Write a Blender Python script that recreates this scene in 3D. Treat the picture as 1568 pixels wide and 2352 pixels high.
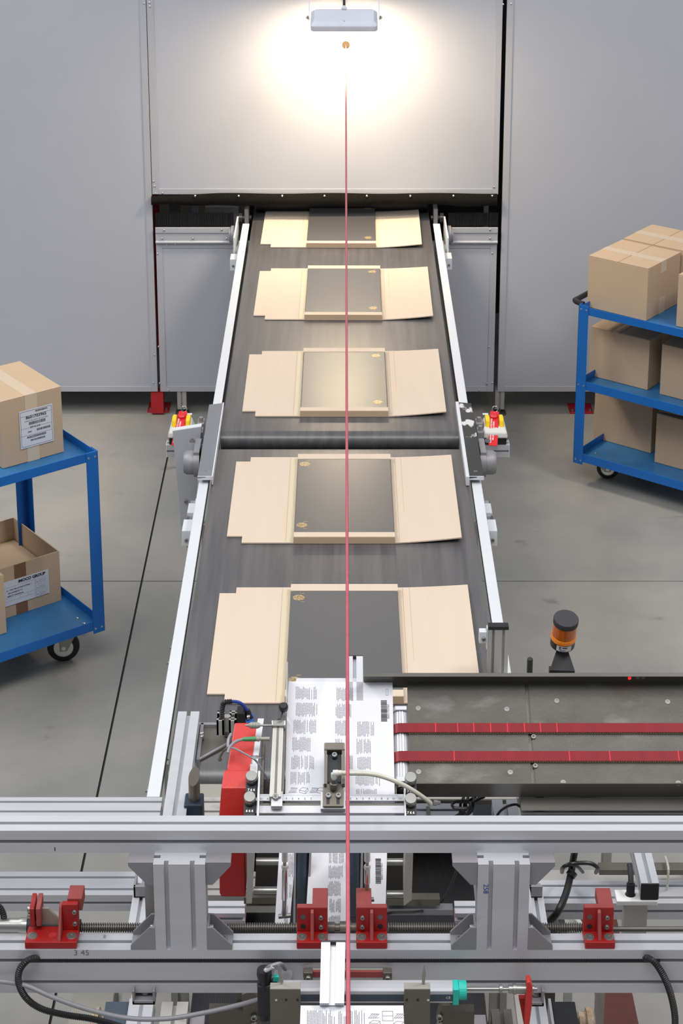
import bpy, bmesh, math, random
from mathutils import Vector, Matrix, Euler
for o in list(bpy.data.objects): bpy.data.objects.remove(o, do_unlink=True)
S = bpy.context.scene; COL = S.collection
R = math.radians; random.seed(7)
V3 = Vector

# ------------------------------------------------------------------ camera, world, light, exposure
F = 4515.0; TH = R(17.3); CX = 790.0; CY = 506.0; CAMH = 3.75
cam = bpy.data.cameras.new('camera'); camo = bpy.data.objects.new('camera', cam); COL.objects.link(camo)
camo.location = (0, 0, CAMH); camo.rotation_euler = (R(90) - TH, 0, 0)
cam.sensor_fit = 'VERTICAL'; cam.sensor_height = 36; cam.lens = F / 2352 * 36
cam.shift_y = -(1176 - CY) / 2352; cam.shift_x = -(CX - 784) / 2352
cam.clip_end = 100
S.camera = camo
S.view_settings.view_transform = 'Standard'; S.view_settings.look = 'None'
S.view_settings.gamma = 1; S.view_settings.use_curve_mapping = False
S.view_settings.exposure = 0.0
w = bpy.data.worlds.new('hall_light'); S.world = w; w.use_nodes = True
w.node_tree.nodes['Background'].inputs[0].default_value = (0.90, 0.94, 1.0, 1)
w.node_tree.nodes['Background'].inputs[1].default_value = 0.58
def area(name, loc, rot, sx, sy, power, col):
    l = bpy.data.lights.new(name, 'AREA'); l.shape = 'RECTANGLE'; l.size = sx; l.size_y = sy
    l.energy = power; l.color = col
    o = bpy.data.objects.new(name, l); COL.objects.link(o); o.location = loc; o.rotation_euler = rot
    return o
area('skylight', (-1.0, 1.0, 8.0), (R(24), R(-4), 0), 5, 2.6, 290, (1.0, 0.99, 0.97))
area('skylight', (4.4, 4.0, 8.2), (R(-12), R(22), 0), 1.6, 3.0, 300, (1.0, 0.97, 0.92))
area('skylight', (-4.6, 6.0, 7.6), (R(0), R(-28), 0), 1.2, 4, 260, (1.0, 0.98, 0.94))

# ------------------------------------------------------------------ helpers: real places seen from the survey camera
_c, _s = math.cos(TH), math.sin(TH); OC = V3((0, 0, CAMH))
def ray(px, py):
    a = (px - CX) / F; b = (py - CY) / F
    return V3((a, _c - b * _s, -_s - b * _c))
def PZ(px, py, z):
    d = ray(px, py); return OC + d * ((z - CAMH) / d.z)
def PY(px, py, y):
    d = ray(px, py); return OC + d * (y / d.y)
AL = R(28); PO = V3((0, 3.49, 1.733)); TN = V3((0, -math.sin(AL), math.cos(AL))); TV = V3((0, math.cos(AL), math.sin(AL)))
TM = Matrix(((1, 0, 0, 0), (0, TV.y, TN.y, PO.y), (0, TV.z, TN.z, PO.z), (0, 0, 0, 1)))   # local (x, v, n) -> world
def TL(px, py, n=0):
    d = ray(px, py); p = OC + d * ((PO + TN * n - OC).dot(TN) / d.dot(TN))
    return V3((p.x, (p - PO).dot(TV), n))
def lin(h):
    def f(c): c /= 255; return c / 12.92 if c < .04045 else ((c + .055) / 1.055) ** 2.4
    return (f(h[0]), f(h[1]), f(h[2]), 1)

# ------------------------------------------------------------------ materials
def mat(name, col, rough=.5, metal=0., noise=0., scale=8., stretch=(1, 1, 1), bump=0., bscale=200., spec=.5, col2=None, detail=4, trans=0., wear=None):
    m = bpy.data.materials.new(name); m.use_nodes = True; nt = m.node_tree; b = nt.nodes['Principled BSDF']
    c = lin(col); b.inputs['Base Color'].default_value = c; b.inputs['Roughness'].default_value = rough
    b.inputs['Metallic'].default_value = metal; b.inputs['Specular IOR Level'].default_value = spec
    if trans: b.inputs['Transmission Weight'].default_value = trans
    tc = nt.nodes.new('ShaderNodeTexCoord'); mp = nt.nodes.new('ShaderNodeMapping'); mp.inputs['Scale'].default_value = stretch
    nt.links.new(tc.outputs['Object'], mp.inputs[0])
    last = None
    if noise or col2:
        n = nt.nodes.new('ShaderNodeTexNoise'); n.inputs['Scale'].default_value = scale; n.inputs['Detail'].default_value = detail
        n.inputs['Roughness'].default_value = .65
        nt.links.new(mp.outputs[0], n.inputs['Vector'])
        r = nt.nodes.new('ShaderNodeValToRGB'); c2 = lin(col2) if col2 else tuple(x * (1 - noise) for x in c[:3]) + (1,)
        c1 = c if col2 else tuple(min(1, x * (1 + noise)) for x in c[:3]) + (1,)
        r.color_ramp.elements[0].position = .32; r.color_ramp.elements[1].position = .68
        r.color_ramp.elements[0].color = c2; r.color_ramp.elements[1].color = c1
        nt.links.new(n.outputs['Fac'], r.inputs[0]); last = r.outputs[0]
    if wear:   # (colour, scale, threshold, stretch) flecks of paint loss, scratches or dirt
        n2 = nt.nodes.new('ShaderNodeTexNoise'); n2.inputs['Scale'].default_value = wear[1]; n2.inputs['Detail'].default_value = 6
        mp2 = nt.nodes.new('ShaderNodeMapping'); mp2.inputs['Scale'].default_value = wear[3]; mp2.inputs['Location'].default_value = (3.1, 1.7, .4)
        nt.links.new(tc.outputs['Object'], mp2.inputs[0]); nt.links.new(mp2.outputs[0], n2.inputs['Vector'])
        r2 = nt.nodes.new('ShaderNodeValToRGB'); r2.color_ramp.elements[0].position = wear[2]; r2.color_ramp.elements[1].position = min(1, wear[2] + .04 + (wear[4] if len(wear) > 4 else 0))
        r2.color_ramp.elements[0].color = (0, 0, 0, 1); r2.color_ramp.elements[1].color = (1, 1, 1, 1)
        nt.links.new(n2.outputs['Fac'], r2.inputs[0])
        mx = nt.nodes.new('ShaderNodeMix'); mx.data_type = 'RGBA'; nt.links.new(r2.outputs[0], mx.inputs[0])
        if last: nt.links.new(last, mx.inputs[6])
        else: mx.inputs[6].default_value = c
        mx.inputs[7].default_value = lin(wear[0]); last = mx.outputs[2]
    if last: nt.links.new(last, b.inputs['Base Color'])
    if bump:
        n3 = nt.nodes.new('ShaderNodeTexNoise'); n3.inputs['Scale'].default_value = bscale; n3.inputs['Detail'].default_value = 3
        nt.links.new(mp.outputs[0], n3.inputs['Vector'])
        bp = nt.nodes.new('ShaderNodeBump'); bp.inputs['Strength'].default_value = bump; bp.inputs['Distance'].default_value = .002
        nt.links.new(n3.outputs['Fac'], bp.inputs['Height']); nt.links.new(bp.outputs[0], b.inputs['Normal'])
    return m
def emit(name, col, st):
    m = bpy.data.materials.new(name); m.use_nodes = True; b = m.node_tree.nodes['Principled BSDF']
    b.inputs['Base Color'].default_value = lin(col); b.inputs['Emission Color'].default_value = lin(col); b.inputs['Emission Strength'].default_value = st
    return m
M = {}
M['floor'] = mat('concrete', (166, 163, 156), .34, noise=.1, scale=1.3, col2=(142, 142, 141), bump=.25, bscale=60, wear=((98, 95, 90), 5, .66, (1, 1.6, 1), .1), spec=.45)
M['joint'] = mat('joint', (40, 40, 42), .8)
M['panel'] = mat('painted_panel', (176, 179, 189), .42, noise=.03, scale=1.2, bump=.1, bscale=90)
M['strip'] = mat('panel_strip', (180, 182, 190), .4, .15, noise=.03, scale=3)
M['alu'] = mat('anodised_aluminium', (198, 199, 205), .42, .42, noise=.05, scale=3, stretch=(1, 6, 6), wear=((140, 138, 136), 5, .68, (1, 3, 3), .12))
M['alud'] = mat('worn_aluminium', (182, 180, 176), .45, .4, noise=.08, scale=6, wear=((96, 92, 84), 7, .6, (1, 2, 2), .12))
M['dieca'] = mat('die_cast_grey', (142, 140, 144), .5, .3, noise=.06, scale=10)
M['steel'] = mat('steel', (158, 157, 154), .32, .8, noise=.06, scale=20)
M['steeld'] = mat('dark_steel', (112, 109, 104), .4, .7, noise=.12, scale=14)
M['chrome'] = mat('bright_chrome', (215, 215, 215), .18, 1.)
M['table'] = mat('scuffed_steel_sheet', (88, 86, 81), .36, .45, noise=.18, scale=7, stretch=(1, 2, 1), bump=.15, bscale=500, wear=((128, 125, 122), 9, .6, (1, 2.5, 1), .2))
M['lip'] = mat('bent_steel_lip', (104, 102, 97), .36, .65, noise=.08, scale=5)
M['brown_steel'] = mat('bronzed_steel', (112, 107, 99), .42, .5, noise=.05, scale=10)
M['white'] = mat('white_paint', (208, 211, 217), .4, noise=.02, scale=5, wear=((120, 116, 110), 14, .73, (2, .6, 1)))
M['belt'] = mat('conveyor_rubber', (92, 90, 91), .34, noise=.2, scale=14, stretch=(3, .12, 1), bump=.08, bscale=120, col2=(70, 69, 72), spec=.7)
M['belt_side'] = mat('belt_dark', (38, 39, 43), .5)
M['ribbed'] = mat('ribbed_black', (30, 30, 33), .55, noise=.2, scale=90, stretch=(3, .2, 1))
M['cardglue'] = mat('glued_strip', (208, 194, 166), .6)
M['card'] = mat('pale_cardboard', (208, 190, 172), .75, noise=.02, scale=3, stretch=(6, .6, 1), bump=.12, bscale=160, spec=.2)
M['cardcore'] = mat('cardboard_edge', (172, 142, 104), .8, noise=.08, scale=160, spec=.15)
M['brown'] = mat('brown_cardboard', (192, 167, 140), .7, noise=.03, scale=3, bump=.1, bscale=160, spec=.2)
M['brownin'] = mat('brown_cardboard_inside', (182, 157, 131), .8, noise=.04, scale=4, spec=.15)
M['tape'] = mat('clear_tape', (206, 186, 160), .15, spec=.8)
M['brtape'] = mat('brown_tape', (128, 92, 62), .3, spec=.6)
M['blackbox'] = mat('charcoal_laminate', (84, 83, 84), .33, noise=.03, scale=900, detail=1, spec=1.0)
M['gold'] = mat('gold_foil', (220, 198, 150), .35, .4, noise=.5, scale=220, col2=(112, 88, 58))
M['blue'] = mat('blue_enamel', (16, 98, 178), .35, noise=.06, scale=5, wear=((150, 165, 185), 30, .77, (1, 1, 1)))
M['bluet'] = mat('blue_tray', (44, 108, 160), .4, noise=.12, scale=6, wear=((120, 110, 96), 40, .74, (1, 1, 1)))
M['rubber'] = mat('black_rubber', (34, 34, 36), .6, noise=.1, scale=30)
M['black'] = mat('black_plastic', (30, 30, 33), .4)
M['blackm'] = mat('matt_black', (48, 47, 50), .7, noise=.06, scale=60)
M['felt'] = mat('black_felt', (27, 25, 23), .95, noise=.5, scale=220, bump=.8, bscale=300, spec=.1)
M['bristle'] = mat('bristles', (16, 16, 18), .6)
M['red'] = mat('red_enamel', (196, 50, 46), .36, noise=.06, scale=160, bump=.15, bscale=500)
M['redb'] = mat('red_bracket_paint', (156, 20, 20), .42, noise=.08, scale=20, wear=((128, 84, 80), 26, .64, (1, 1, 1), .1))
M['redp'] = mat('dusty_red_paint', (150, 66, 63), .55, noise=.1, scale=30, wear=((112, 92, 82), 30, .62, (1, 1, 1), .1))
M['redfoot'] = mat('red_foot_paint', (180, 34, 42), .45, noise=.06, scale=20)
M['redbelt'] = mat('red_belt', (124, 10, 26), .38, noise=.14, scale=6, stretch=(5, .3, 1), spec=.35)
M['teeth'] = mat('belt_teeth', (206, 192, 160), .6)
M['cord'] = mat('red_cord', (176, 84, 96), .4, noise=.1, scale=60)
M['paper'] = mat('paper', (212, 213, 219), .5, spec=.3)
M['paperst'] = mat('paper_edges', (206, 206, 210), .7, noise=.1, scale=500, stretch=(.1, .1, 3))
M['ink'] = mat('print_grey', (120, 120, 126), .7)
M['inkd'] = mat('print_black', (34, 34, 38), .6)
M['inkw'] = mat('print_white', (240, 238, 235), .6)
M['pen'] = mat('pen_marks', (110, 112, 120), .6)
M['amber'] = mat('amber_lens', (196, 96, 8), .18, noise=.25, scale=30, stretch=(4, 4, .3), spec=.7)
M['amberl'] = mat('amber_lens_rim', (232, 130, 16), .2, spec=.7)
M['yellow'] = mat('yellow_plastic', (240, 198, 22), .4)
M['tagred'] = mat('red_tag', (206, 30, 40), .4)
M['grey'] = mat('light_grey_plastic', (206, 205, 200), .45, noise=.03, scale=8)
M['lamp'] = mat('lamp_white', (200, 204, 216), .22, noise=.03, scale=14, spec=.7)
M['green'] = mat('green_plastic', (72, 136, 88), .45)
M['teal'] = mat('teal_plastic', (40, 186, 172), .45, noise=.05, scale=30)
M['bluec'] = mat('blue_cable', (38, 66, 140), .4)
M['blues'] = mat('blue_sensor', (40, 90, 160), .4)
M['slate'] = mat('slate_blue_rubber', (62, 74, 88), .5, noise=.1, scale=12)
M['greyc'] = mat('grey_cable', (136, 136, 142), .4)
M['tube'] = mat('clear_air_tube', (196, 194, 180), .25, spec=.7)
M['darkin'] = mat('dark_interior', (56, 54, 52), .7, noise=.2, scale=5)
M['tan'] = mat('machine_interior_tan', (176, 168, 150), .6, noise=.1, scale=6)
M['khaki'] = mat('grey_sheet_metal', (150, 148, 140), .5, .1, noise=.06, scale=6)
M['tapefl'] = mat('brown_floor_tape', (96, 52, 44), .6, noise=.08, scale=30)
M['rusty'] = mat('rusted_clear_cover', (196, 190, 172), .5, noise=.3, scale=30, col2=(140, 100, 62))
M['whitep'] = mat('white_nylon', (232, 232, 232), .4, wear=((160, 150, 140), 30, .66, (1, 1, 1), .1))
M['darkblue'] = mat('dark_blue_casting', (34, 48, 66), .45, noise=.1, scale=20)
M['ovalp'] = mat('oval_steel_post', (110, 104, 98), .35, .7, noise=.1, scale=20)
M['blackplate'] = mat('scratched_black_plate', (40, 41, 45), .45, noise=.1, scale=20, wear=((205, 205, 208), 11, .57, (1.5, .8, 1)))
M['greyplate'] = mat('grey_cover_plate', (116, 119, 126), .45, noise=.06, scale=20, wear=((215, 215, 218), 9, .7, (1.5, .8, 1)))
M['lens'] = emit('lamp_glass', (255, 236, 200), 9)
M['bush'] = mat('brown_grommet', (74, 58, 38), .6)
M['hall'] = mat('hall_wall', (168, 168, 170), .8, noise=.05, scale=.6)
M['gap'] = mat('gap_shade', (24, 26, 32), .6)  # near-black colour standing for the shade between the belts
M['led'] = emit('red_led', (255, 30, 30), 2)

# ------------------------------------------------------------------ mesh builder
WM = {}
class MB:
    def __init__(s, xf=None): s.v = []; s.f = []; s.m = xf
    def add(s, vs, fs):
        n = len(s.v); s.v += [(s.m @ V3(p)) if s.m else V3(p) for p in vs]; s.f += [tuple(n + i for i in f) for f in fs]; return s
    def box(s, x0, x1, y0, y1, z0, z1):
        x0, x1 = min(x0, x1), max(x0, x1); y0, y1 = min(y0, y1), max(y0, y1); z0, z1 = min(z0, z1), max(z0, z1)
        return s.add([(x0, y0, z0), (x1, y0, z0), (x1, y1, z0), (x0, y1, z0), (x0, y0, z1), (x1, y0, z1), (x1, y1, z1), (x0, y1, z1)],
                     [(0, 3, 2, 1), (4, 5, 6, 7), (0, 1, 5, 4), (1, 2, 6, 5), (2, 3, 7, 6), (3, 0, 4, 7)])
    def prism(s, poly, a, b, axis='z'):      # poly in the two other axes (x,y)/(y,z)/(x,z)
        def pt(u, v, t): return {'z': (u, v, t), 'x': (t, u, v), 'y': (u, t, v)}[axis]
        n = len(poly); vs = [pt(u, v, a) for u, v in poly] + [pt(u, v, b) for u, v in poly]
        fs = [tuple(range(n - 1, -1, -1)), tuple(range(n, 2 * n))] + [(i, (i + 1) % n, n + (i + 1) % n, n + i) for i in range(n)]
        return s.add(vs, fs)
    def quad8(s, bot, top):
        return s.add(list(bot) + list(top), [(3, 2, 1, 0), (4, 5, 6, 7), (0, 1, 5, 4), (1, 2, 6, 5), (2, 3, 7, 6), (3, 0, 4, 7)])
    def lathe(s, p0, p1, prof, n=20, ell=(1, 1)):  # prof: [(t along 0..1, radius)]
        p0, p1 = V3(p0), V3(p1); d = (p1 - p0); L = d.length; d.normalize()
        u = d.orthogonal().normalized(); 
        if abs(d.z) < .5: u = d.cross(V3((0, 0, 1))).normalized()
        else: u = V3((1, 0, 0)) - d * d.x; u.normalize()
        w_ = d.cross(u); vs = []; fs = []
        for t, r in prof:
            for i in range(n):
                a = 2 * math.pi * i / n; vs.append(p0 + d * (t * L) + u * (r * ell[0] * math.cos(a)) + w_ * (r * ell[1] * math.sin(a)))
        for k in range(len(prof) - 1):
            for i in range(n): j = (i + 1) % n; fs.append((k * n + i, k * n + j, (k + 1) * n + j, (k + 1) * n + i))
        fs.append(tuple(range(n - 1, -1, -1))); m = (len(prof) - 1) * n; fs.append(tuple(m + i for i in range(n)))
        return s.add(vs, fs)
    def cyl(s, p0, p1, r, n=20, r1=None): return s.lathe(p0, p1, [(0, r), (1, r if r1 is None else r1)], n)
    def tube(s, pts, r, n=10, rad=None, smooth=6):
        P = [V3(p) for p in pts]
        if smooth and len(P) > 2:
            Q = []
            E = [P[0] * 2 - P[1]] + P + [P[-1] * 2 - P[-2]]
            for i in range(1, len(E) - 2):
                a, b, c, d = E[i - 1], E[i], E[i + 1], E[i + 2]
                for k in range(smooth):
                    t = k / smooth; Q.append(.5 * ((2 * b) + (c - a) * t + (2 * a - 5 * b + 4 * c - d) * t * t + (3 * b - a - 3 * c + d) * t ** 3))
            Q.append(P[-1]); P = Q
        if rad:      # resample evenly: rad = (pitch, depth)
            L = [0]
            for i in range(1, len(P)): L.append(L[-1] + (P[i] - P[i - 1]).length)
            N = max(4, int(L[-1] / rad[0] * 4)); Q = []; j = 0
            for k in range(N + 1):
                d = L[-1] * k / N
                while j < len(L) - 2 and L[j + 1] < d: j += 1
                Q.append(P[j].lerp(P[j + 1], (d - L[j]) / max(1e-9, L[j + 1] - L[j])))
            P = Q
        vs = []; fs = []; u = None
        for i, p in enumerate(P):
            d = (P[min(i + 1, len(P) - 1)] - P[max(i - 1, 0)]).normalized()
            u = (d.orthogonal() if u is None else (u - d * u.dot(d))).normalized(); w_ = d.cross(u)
            rr = r * (1 - rad[1] * (i % 4 >= 2)) if rad else r
            for k in range(n):
                a = 2 * math.pi * k / n; vs.append(p + u * rr * math.cos(a) + w_ * rr * math.sin(a))
        for i in range(len(P) - 1):
            for k in range(n): j = (k + 1) % n; fs.append((i * n + k, i * n + j, (i + 1) * n + j, (i + 1) * n + k))
        fs.append(tuple(range(n - 1, -1, -1))); m = (len(P) - 1) * n; fs.append(tuple(m + i for i in range(n)))
        return s.add(vs, fs)
    def mesh(s, name, inv=None):
        me = bpy.data.meshes.new(name)
        me.from_pydata([tuple((inv @ v) if inv else v) for v in s.v], [], s.f); me.update()
        bm = bmesh.new(); bm.from_mesh(me); bmesh.ops.recalc_face_normals(bm, faces=bm.faces); bm.to_mesh(me); bm.free()
        return me
def obj(name, mb, m, parent=None, bevel=0, smooth=False, local=False, label=None, kind=None):
    pw = WM.get(parent, Matrix()); inv = None if (local or parent is None) else pw.inverted()
    me = mb.mesh(name, inv); me.materials.append(M[m] if isinstance(m, str) else m)
    o = bpy.data.objects.new(name, me); COL.objects.link(o)
    if parent: o.parent = parent
    WM[o] = pw.copy()
    if smooth:
        for p in me.polygons: p.use_smooth = True
        me.set_sharp_from_angle(angle=R(40))
    if bevel:
        b = o.modifiers.new('edge', 'BEVEL'); b.width = bevel; b.segments = 2; b.limit_method = 'ANGLE'; b.angle_limit = R(40)
    if label: o['label'] = label
    if kind: o['kind'] = kind
    return o
def tag(o, label=None, cat=None, group=None, kind=None):
    if label: o['label'] = label
    if cat: o['category'] = cat
    if group: o['group'] = group
    if kind: o['kind'] = kind
    return o
def thing(name, label, cat, loc=(0, 0, 0), rz=0, group=None, kind=None):
    o = bpy.data.objects.new(name, None); COL.objects.link(o); o.empty_display_size = .05
    o.location = loc; o.rotation_euler = (0, 0, rz)
    WM[o] = Matrix.Translation(V3(loc)) @ Matrix.Rotation(rz, 4, 'Z')
    return tag(o, label, cat, group, kind)
def inst(name, me, parent, Mw, local=False):
    o = bpy.data.objects.new(name, me); COL.objects.link(o); pw = WM.get(parent, Matrix())
    if parent: o.parent = parent
    ml = Mw if local else pw.inverted() @ Mw
    o.matrix_local = ml; WM[o] = pw @ ml
    return o
def copy_tree(src, name=None):
    def cp(o, par):
        c = o.copy(); COL.objects.link(c); c.parent = par; WM[c] = WM[o].copy()
        for ch in kids[o]: cp(ch, c)
        return c
    kids = {}
    def walk(o): kids[o] = list(o.children); [walk(k) for k in kids[o]]
    walk(src); return cp(src, None)
def align(p, n, s=1):
    n = V3(n).normalized(); q = V3((0, 0, 1)).rotation_difference(n)
    return Matrix.Translation(V3(p)) @ q.to_matrix().to_4x4() @ Matrix.Scale(s, 4)
def meshof(mb, name, m, smooth=False):
    me = mb.mesh(name); me.materials.append(M[m])
    if smooth:
        for p in me.polygons: p.use_smooth = True
        me.set_sharp_from_angle(angle=R(40))
    return me
# socket cap screw (height along +z), unit: metres for head radius 7 mm
_b = MB(); _b.lathe((0, 0, 0), (0, 0, .007), [(0, .0068), (.82, .0068), (1, .006), (1, .0034), (.45, .0034)], 14)
ME_CAP = meshof(_b, 'cap_screw', 'steel', True)
_b = MB(); _b.lathe((0, 0, 0), (0, 0, .0012), [(0, .0085), (1, .0078), (1, .0035), (.2, .0033)], 16)
ME_FLAT = meshof(_b, 'flat_screw', 'steel', True)
_b = MB(); _b.lathe((0, 0, 0), (0, 0, .004), [(0, .0055), (.5, .005), (1, .002)], 10)
ME_RIV = meshof(_b, 'rivet', 'chrome', True)
_b = MB(); _b.lathe((0, 0, 0), (0, 0, .006), [(0, .0075), (1, .0075)], 6); _b.cyl((0, 0, 0), (0, 0, .011), .0038, 8)
ME_HEX = meshof(_b, 'hex_bolt', 'steel')
def screw(parent, p, n=(0, 0, 1), s=1, me=None, name='screw'): return inst(name, me or ME_CAP, parent, align(p, n, s))
def text(name, s, size, m, parent, Mw, mir=False, align_x='CENTER', bold=0):
    cu = bpy.data.curves.new(name, 'FONT'); cu.body = s; cu.size = size; cu.align_x = align_x; cu.align_y = 'CENTER'; cu.offset = bold
    cu.resolution_u = 2
    t = bpy.data.objects.new('t', cu); COL.objects.link(t); dg = bpy.context.evaluated_depsgraph_get()
    me = bpy.data.meshes.new_from_object(t.evaluated_get(dg)); bpy.data.objects.remove(t, do_unlink=True)
    me.materials.clear(); me.materials.append(M[m])
    return inst(name, me, parent, Mw @ Matrix.Scale(-1, 4, (1, 0, 0)) if mir else Mw)
def basis(o, x, y):     # matrix with x,y axes given, z their cross
    x = V3(x).normalized(); y = V3(y).normalized(); z = x.cross(y)
    return Matrix(((x.x, y.x, z.x, o[0]), (x.y, y.y, z.y, o[1]), (x.z, y.z, z.z, o[2]), (0, 0, 0, 1)))
# slotted aluminium extrusion
def slots(w, h, nw, nh, sw=.008, sd=.011):
    P = []
    def edge(a, b, n):
        a = V3(a); b = V3(b); d = (b - a); L = d.length; d.normalize(); q = V3((-d.y, d.x)) if False else V3((-d[1], d[0]))
        P.append((a[0], a[1]))
        for i in range(n):
            c = a + d * (L * (i + .5) / n)
            for k, e in ((-.5, 0), (-.5, 1), (.5, 1), (.5, 0)):
                pt = c + d * (k * sw) + q * (e * sd); P.append((pt[0], pt[1]))
    w2 = lambda x, y: V3((x, y))
    edge(w2(0, 0), w2(w, 0), nw); edge(w2(w, 0), w2(w, h), nh); edge(w2(w, h), w2(0, h), nw); edge(w2(0, h), w2(0, 0), nh)
    return P
def prof(mb, x0, x1, y0, y1, z0, z1, axis='X', u=.045, **k):
    dx, dy, dz = x1 - x0, y1 - y0, z1 - z0; n = lambda d: max(1, round(d / u))
    if axis == 'X': mb.prism([(y0 + a, z0 + b) for a, b in slots(dy, dz, n(dy), n(dz), **k)], x0, x1, 'x')
    if axis == 'Y': mb.prism([(x0 + a, z0 + b) for a, b in slots(dx, dz, n(dx), n(dz), **k)], y0, y1, 'y')
    if axis == 'Z': mb.prism([(x0 + a, y0 + b) for a, b in slots(dx, dy, n(dx), n(dy), **k)], z0, z1, 'z')
    return mb
def rbox(x0, x1, y0, y1, z0, z1, xf=None): return MB(xf).box(x0, x1, y0, y1, z0, z1)

# ================================================================== SETTING
GX, GY = PZ(350, 1217, 0).x, PZ(100, 1335, 0).y
fl = obj('floor', rbox(-8, 8, -7, 14, -.06, -.006), 'joint'); tag(fl, 'grey polished concrete hall floor cut into large slabs', 'floor', kind='structure')
for x0, x1 in ((-8, GX - .004), (GX + .004, 3.2), (3.208, 8)):
    for y0, y1 in ((-7, 3.3), (3.308, GY - .003), (GY + .003, 14)):
        obj('slab', rbox(x0, x1, y0, y1, -.005, 0), 'floor', fl)
q0, q1 = PZ(1364, 2275, 0), PZ(1450, 2275, 0)
obj('floor_tape', rbox(q0.x, q1.x, -1, q0.y + .45, 0, .001), 'tapefl', fl, label='brown marking strip stuck on the floor')
WY = 8.85
for nm, bx_, lb_ in (('wall_left', (-8.1, -8, -7, 14, 0, 6.5), 'unseen far left wall of the hall'), ('wall_right', (8, 8.1, -7, 14, 0, 6.5), 'unseen far right wall of the hall'), ('wall_front', (-8, 8, -7.1, -7, 0, 6.5), 'unseen hall wall behind the feeder')):  # rest of the hall out of view, put in to hold back world light
    tag(obj(nm, rbox(*bx_), 'hall'), lb_, 'wall', kind='structure')
wb = thing('wall_back', 'grey painted metal guard wall behind the conveyor', 'wall', (0, WY, 0), kind='structure')
def wp(px, py, y=None): return PY(px, py, WY if y is None else y)
XL, XR = -.902, .735
zt, zo, zb = wp(700, 446).z, wp(400, 468).z, .125
def panel(x0, x1, z0, z1, rivs=(), sides='lrtb', sw=.03, th=.03):
    p = obj('wall_panel', rbox(x0, x1, WY, WY + th, z0, z1), 'panel', wb, bevel=.002)
    e = .0035
    if 'l' in sides: obj('edge_strip', rbox(x0, x0 + sw, WY - e, WY, z0, z1), 'strip', p, bevel=.001)
    if 'r' in sides: obj('edge_strip', rbox(x1 - sw, x1, WY - e, WY, z0, z1), 'strip', p, bevel=.001)
    if 'b' in sides: obj('edge_strip', rbox(x0 + sw, x1 - sw, WY - e, WY, z0, z0 + sw * .9), 'strip', p, bevel=.001)
    if 't' in sides: obj('edge_strip', rbox(x0 + sw, x1 - sw, WY - e, WY, z1 - sw * .9, z1), 'strip', p, bevel=.001)
    for px, py in rivs:
        r = wp(px, py, WY - e); inst('rivet', ME_RIV, p, align(r, (0, -1, 0), .9))
panel(-5, XL - .001, zb, 5, [(331, 8), (355, 815), (352, 880)], 'rb')
panel(XL + .002, XR - .012, zt, 5, [(344, 15), (343, 6), (353, 417), (355, 428), (357, 445), (373, 444), (1155, 10), (1134, 430)], 'lrb')
panel(XR + .008, 5, zb, 5, [(1173, 9), (1130, 880)], 'lb')
panel(XL + .012, -.012, zb, wp(0, 557).z, [(361, 583), (364, 796), (367, 880), (387, 896), (383, 563), (403, 560)], 'lbt')
panel(-.008, XR - .012, zb, wp(0, 557).z, [(1089, 560), (1130, 582), (1123, 797), (1118, 881), (1100, 897)], 'rbt')
# enclosure behind the wall; unseen roof pieces added to keep light out
en = obj('wall_inner', MB().box(-4.9, 4.9, 10.3, 10.34, 0, 2.6).box(-4.9, -1.1, WY + .03, 10.3, 2.56, 2.6).box(1.1, 4.9, WY + .03, 10.3, 2.56, 2.6).box(-4.94, -4.9, WY + .03, 10.34, 0, 2.6).box(4.9, 4.94, WY + .03, 10.34, 0, 2.6), 'darkin')
tag(en, 'dark housing walls seen through the slot behind the grey wall', 'wall', kind='structure')
# wall feet
def foot(px0, px1, py0, py1, label, post=True):
    a, b = PZ(px0, py1, 0), PZ(px1, py1, 0); c = PZ(px0, py0, 0)
    t = thing('floor_foot', label, 'foot', ((a.x + b.x) / 2, a.y + .05, 0))
    obj('base_plate', rbox(a.x, b.x, a.y, a.y + .12, 0, .008), 'redfoot', t, bevel=.002)
    m = (a.x + b.x) / 2
    if post: obj('post', rbox(m - .03, m + .03, WY + .002, WY + .05, .008, .12), 'redfoot', t)
    for x in (a.x + .015, b.x - .015): screw(t, (x, a.y + .02, .008), s=1.1, me=ME_HEX, name='bolt')
foot(338, 388, 908, 948, 'red steel foot bolted down under the left guard wall')
foot(1308, 1362, 925, 951, 'red steel foot bolted down beside the right blue cart', False)
for px, lb in ((424, 'levelling foot under the wall left of the conveyor'), (1141, 'levelling foot under the wall right of the conveyor')):
    a = PZ(px, 925, 0); t = thing('levelling_foot', 'pale aluminium ' + lb, 'foot', (a.x, a.y, 0))
    prof(mb := MB(), a.x - .022, a.x + .022, WY + .002, WY + .047, .03, .13, 'Z'); obj('post', mb, 'alud', t)
    obj('disc', MB().lathe((a.x, WY - .0 + .02, 0), (a.x, WY + .02, .03), [(0, .035), (.4, .033), (.5, .01), (1, .008)], 18), 'steeld', t, smooth=True)

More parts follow.
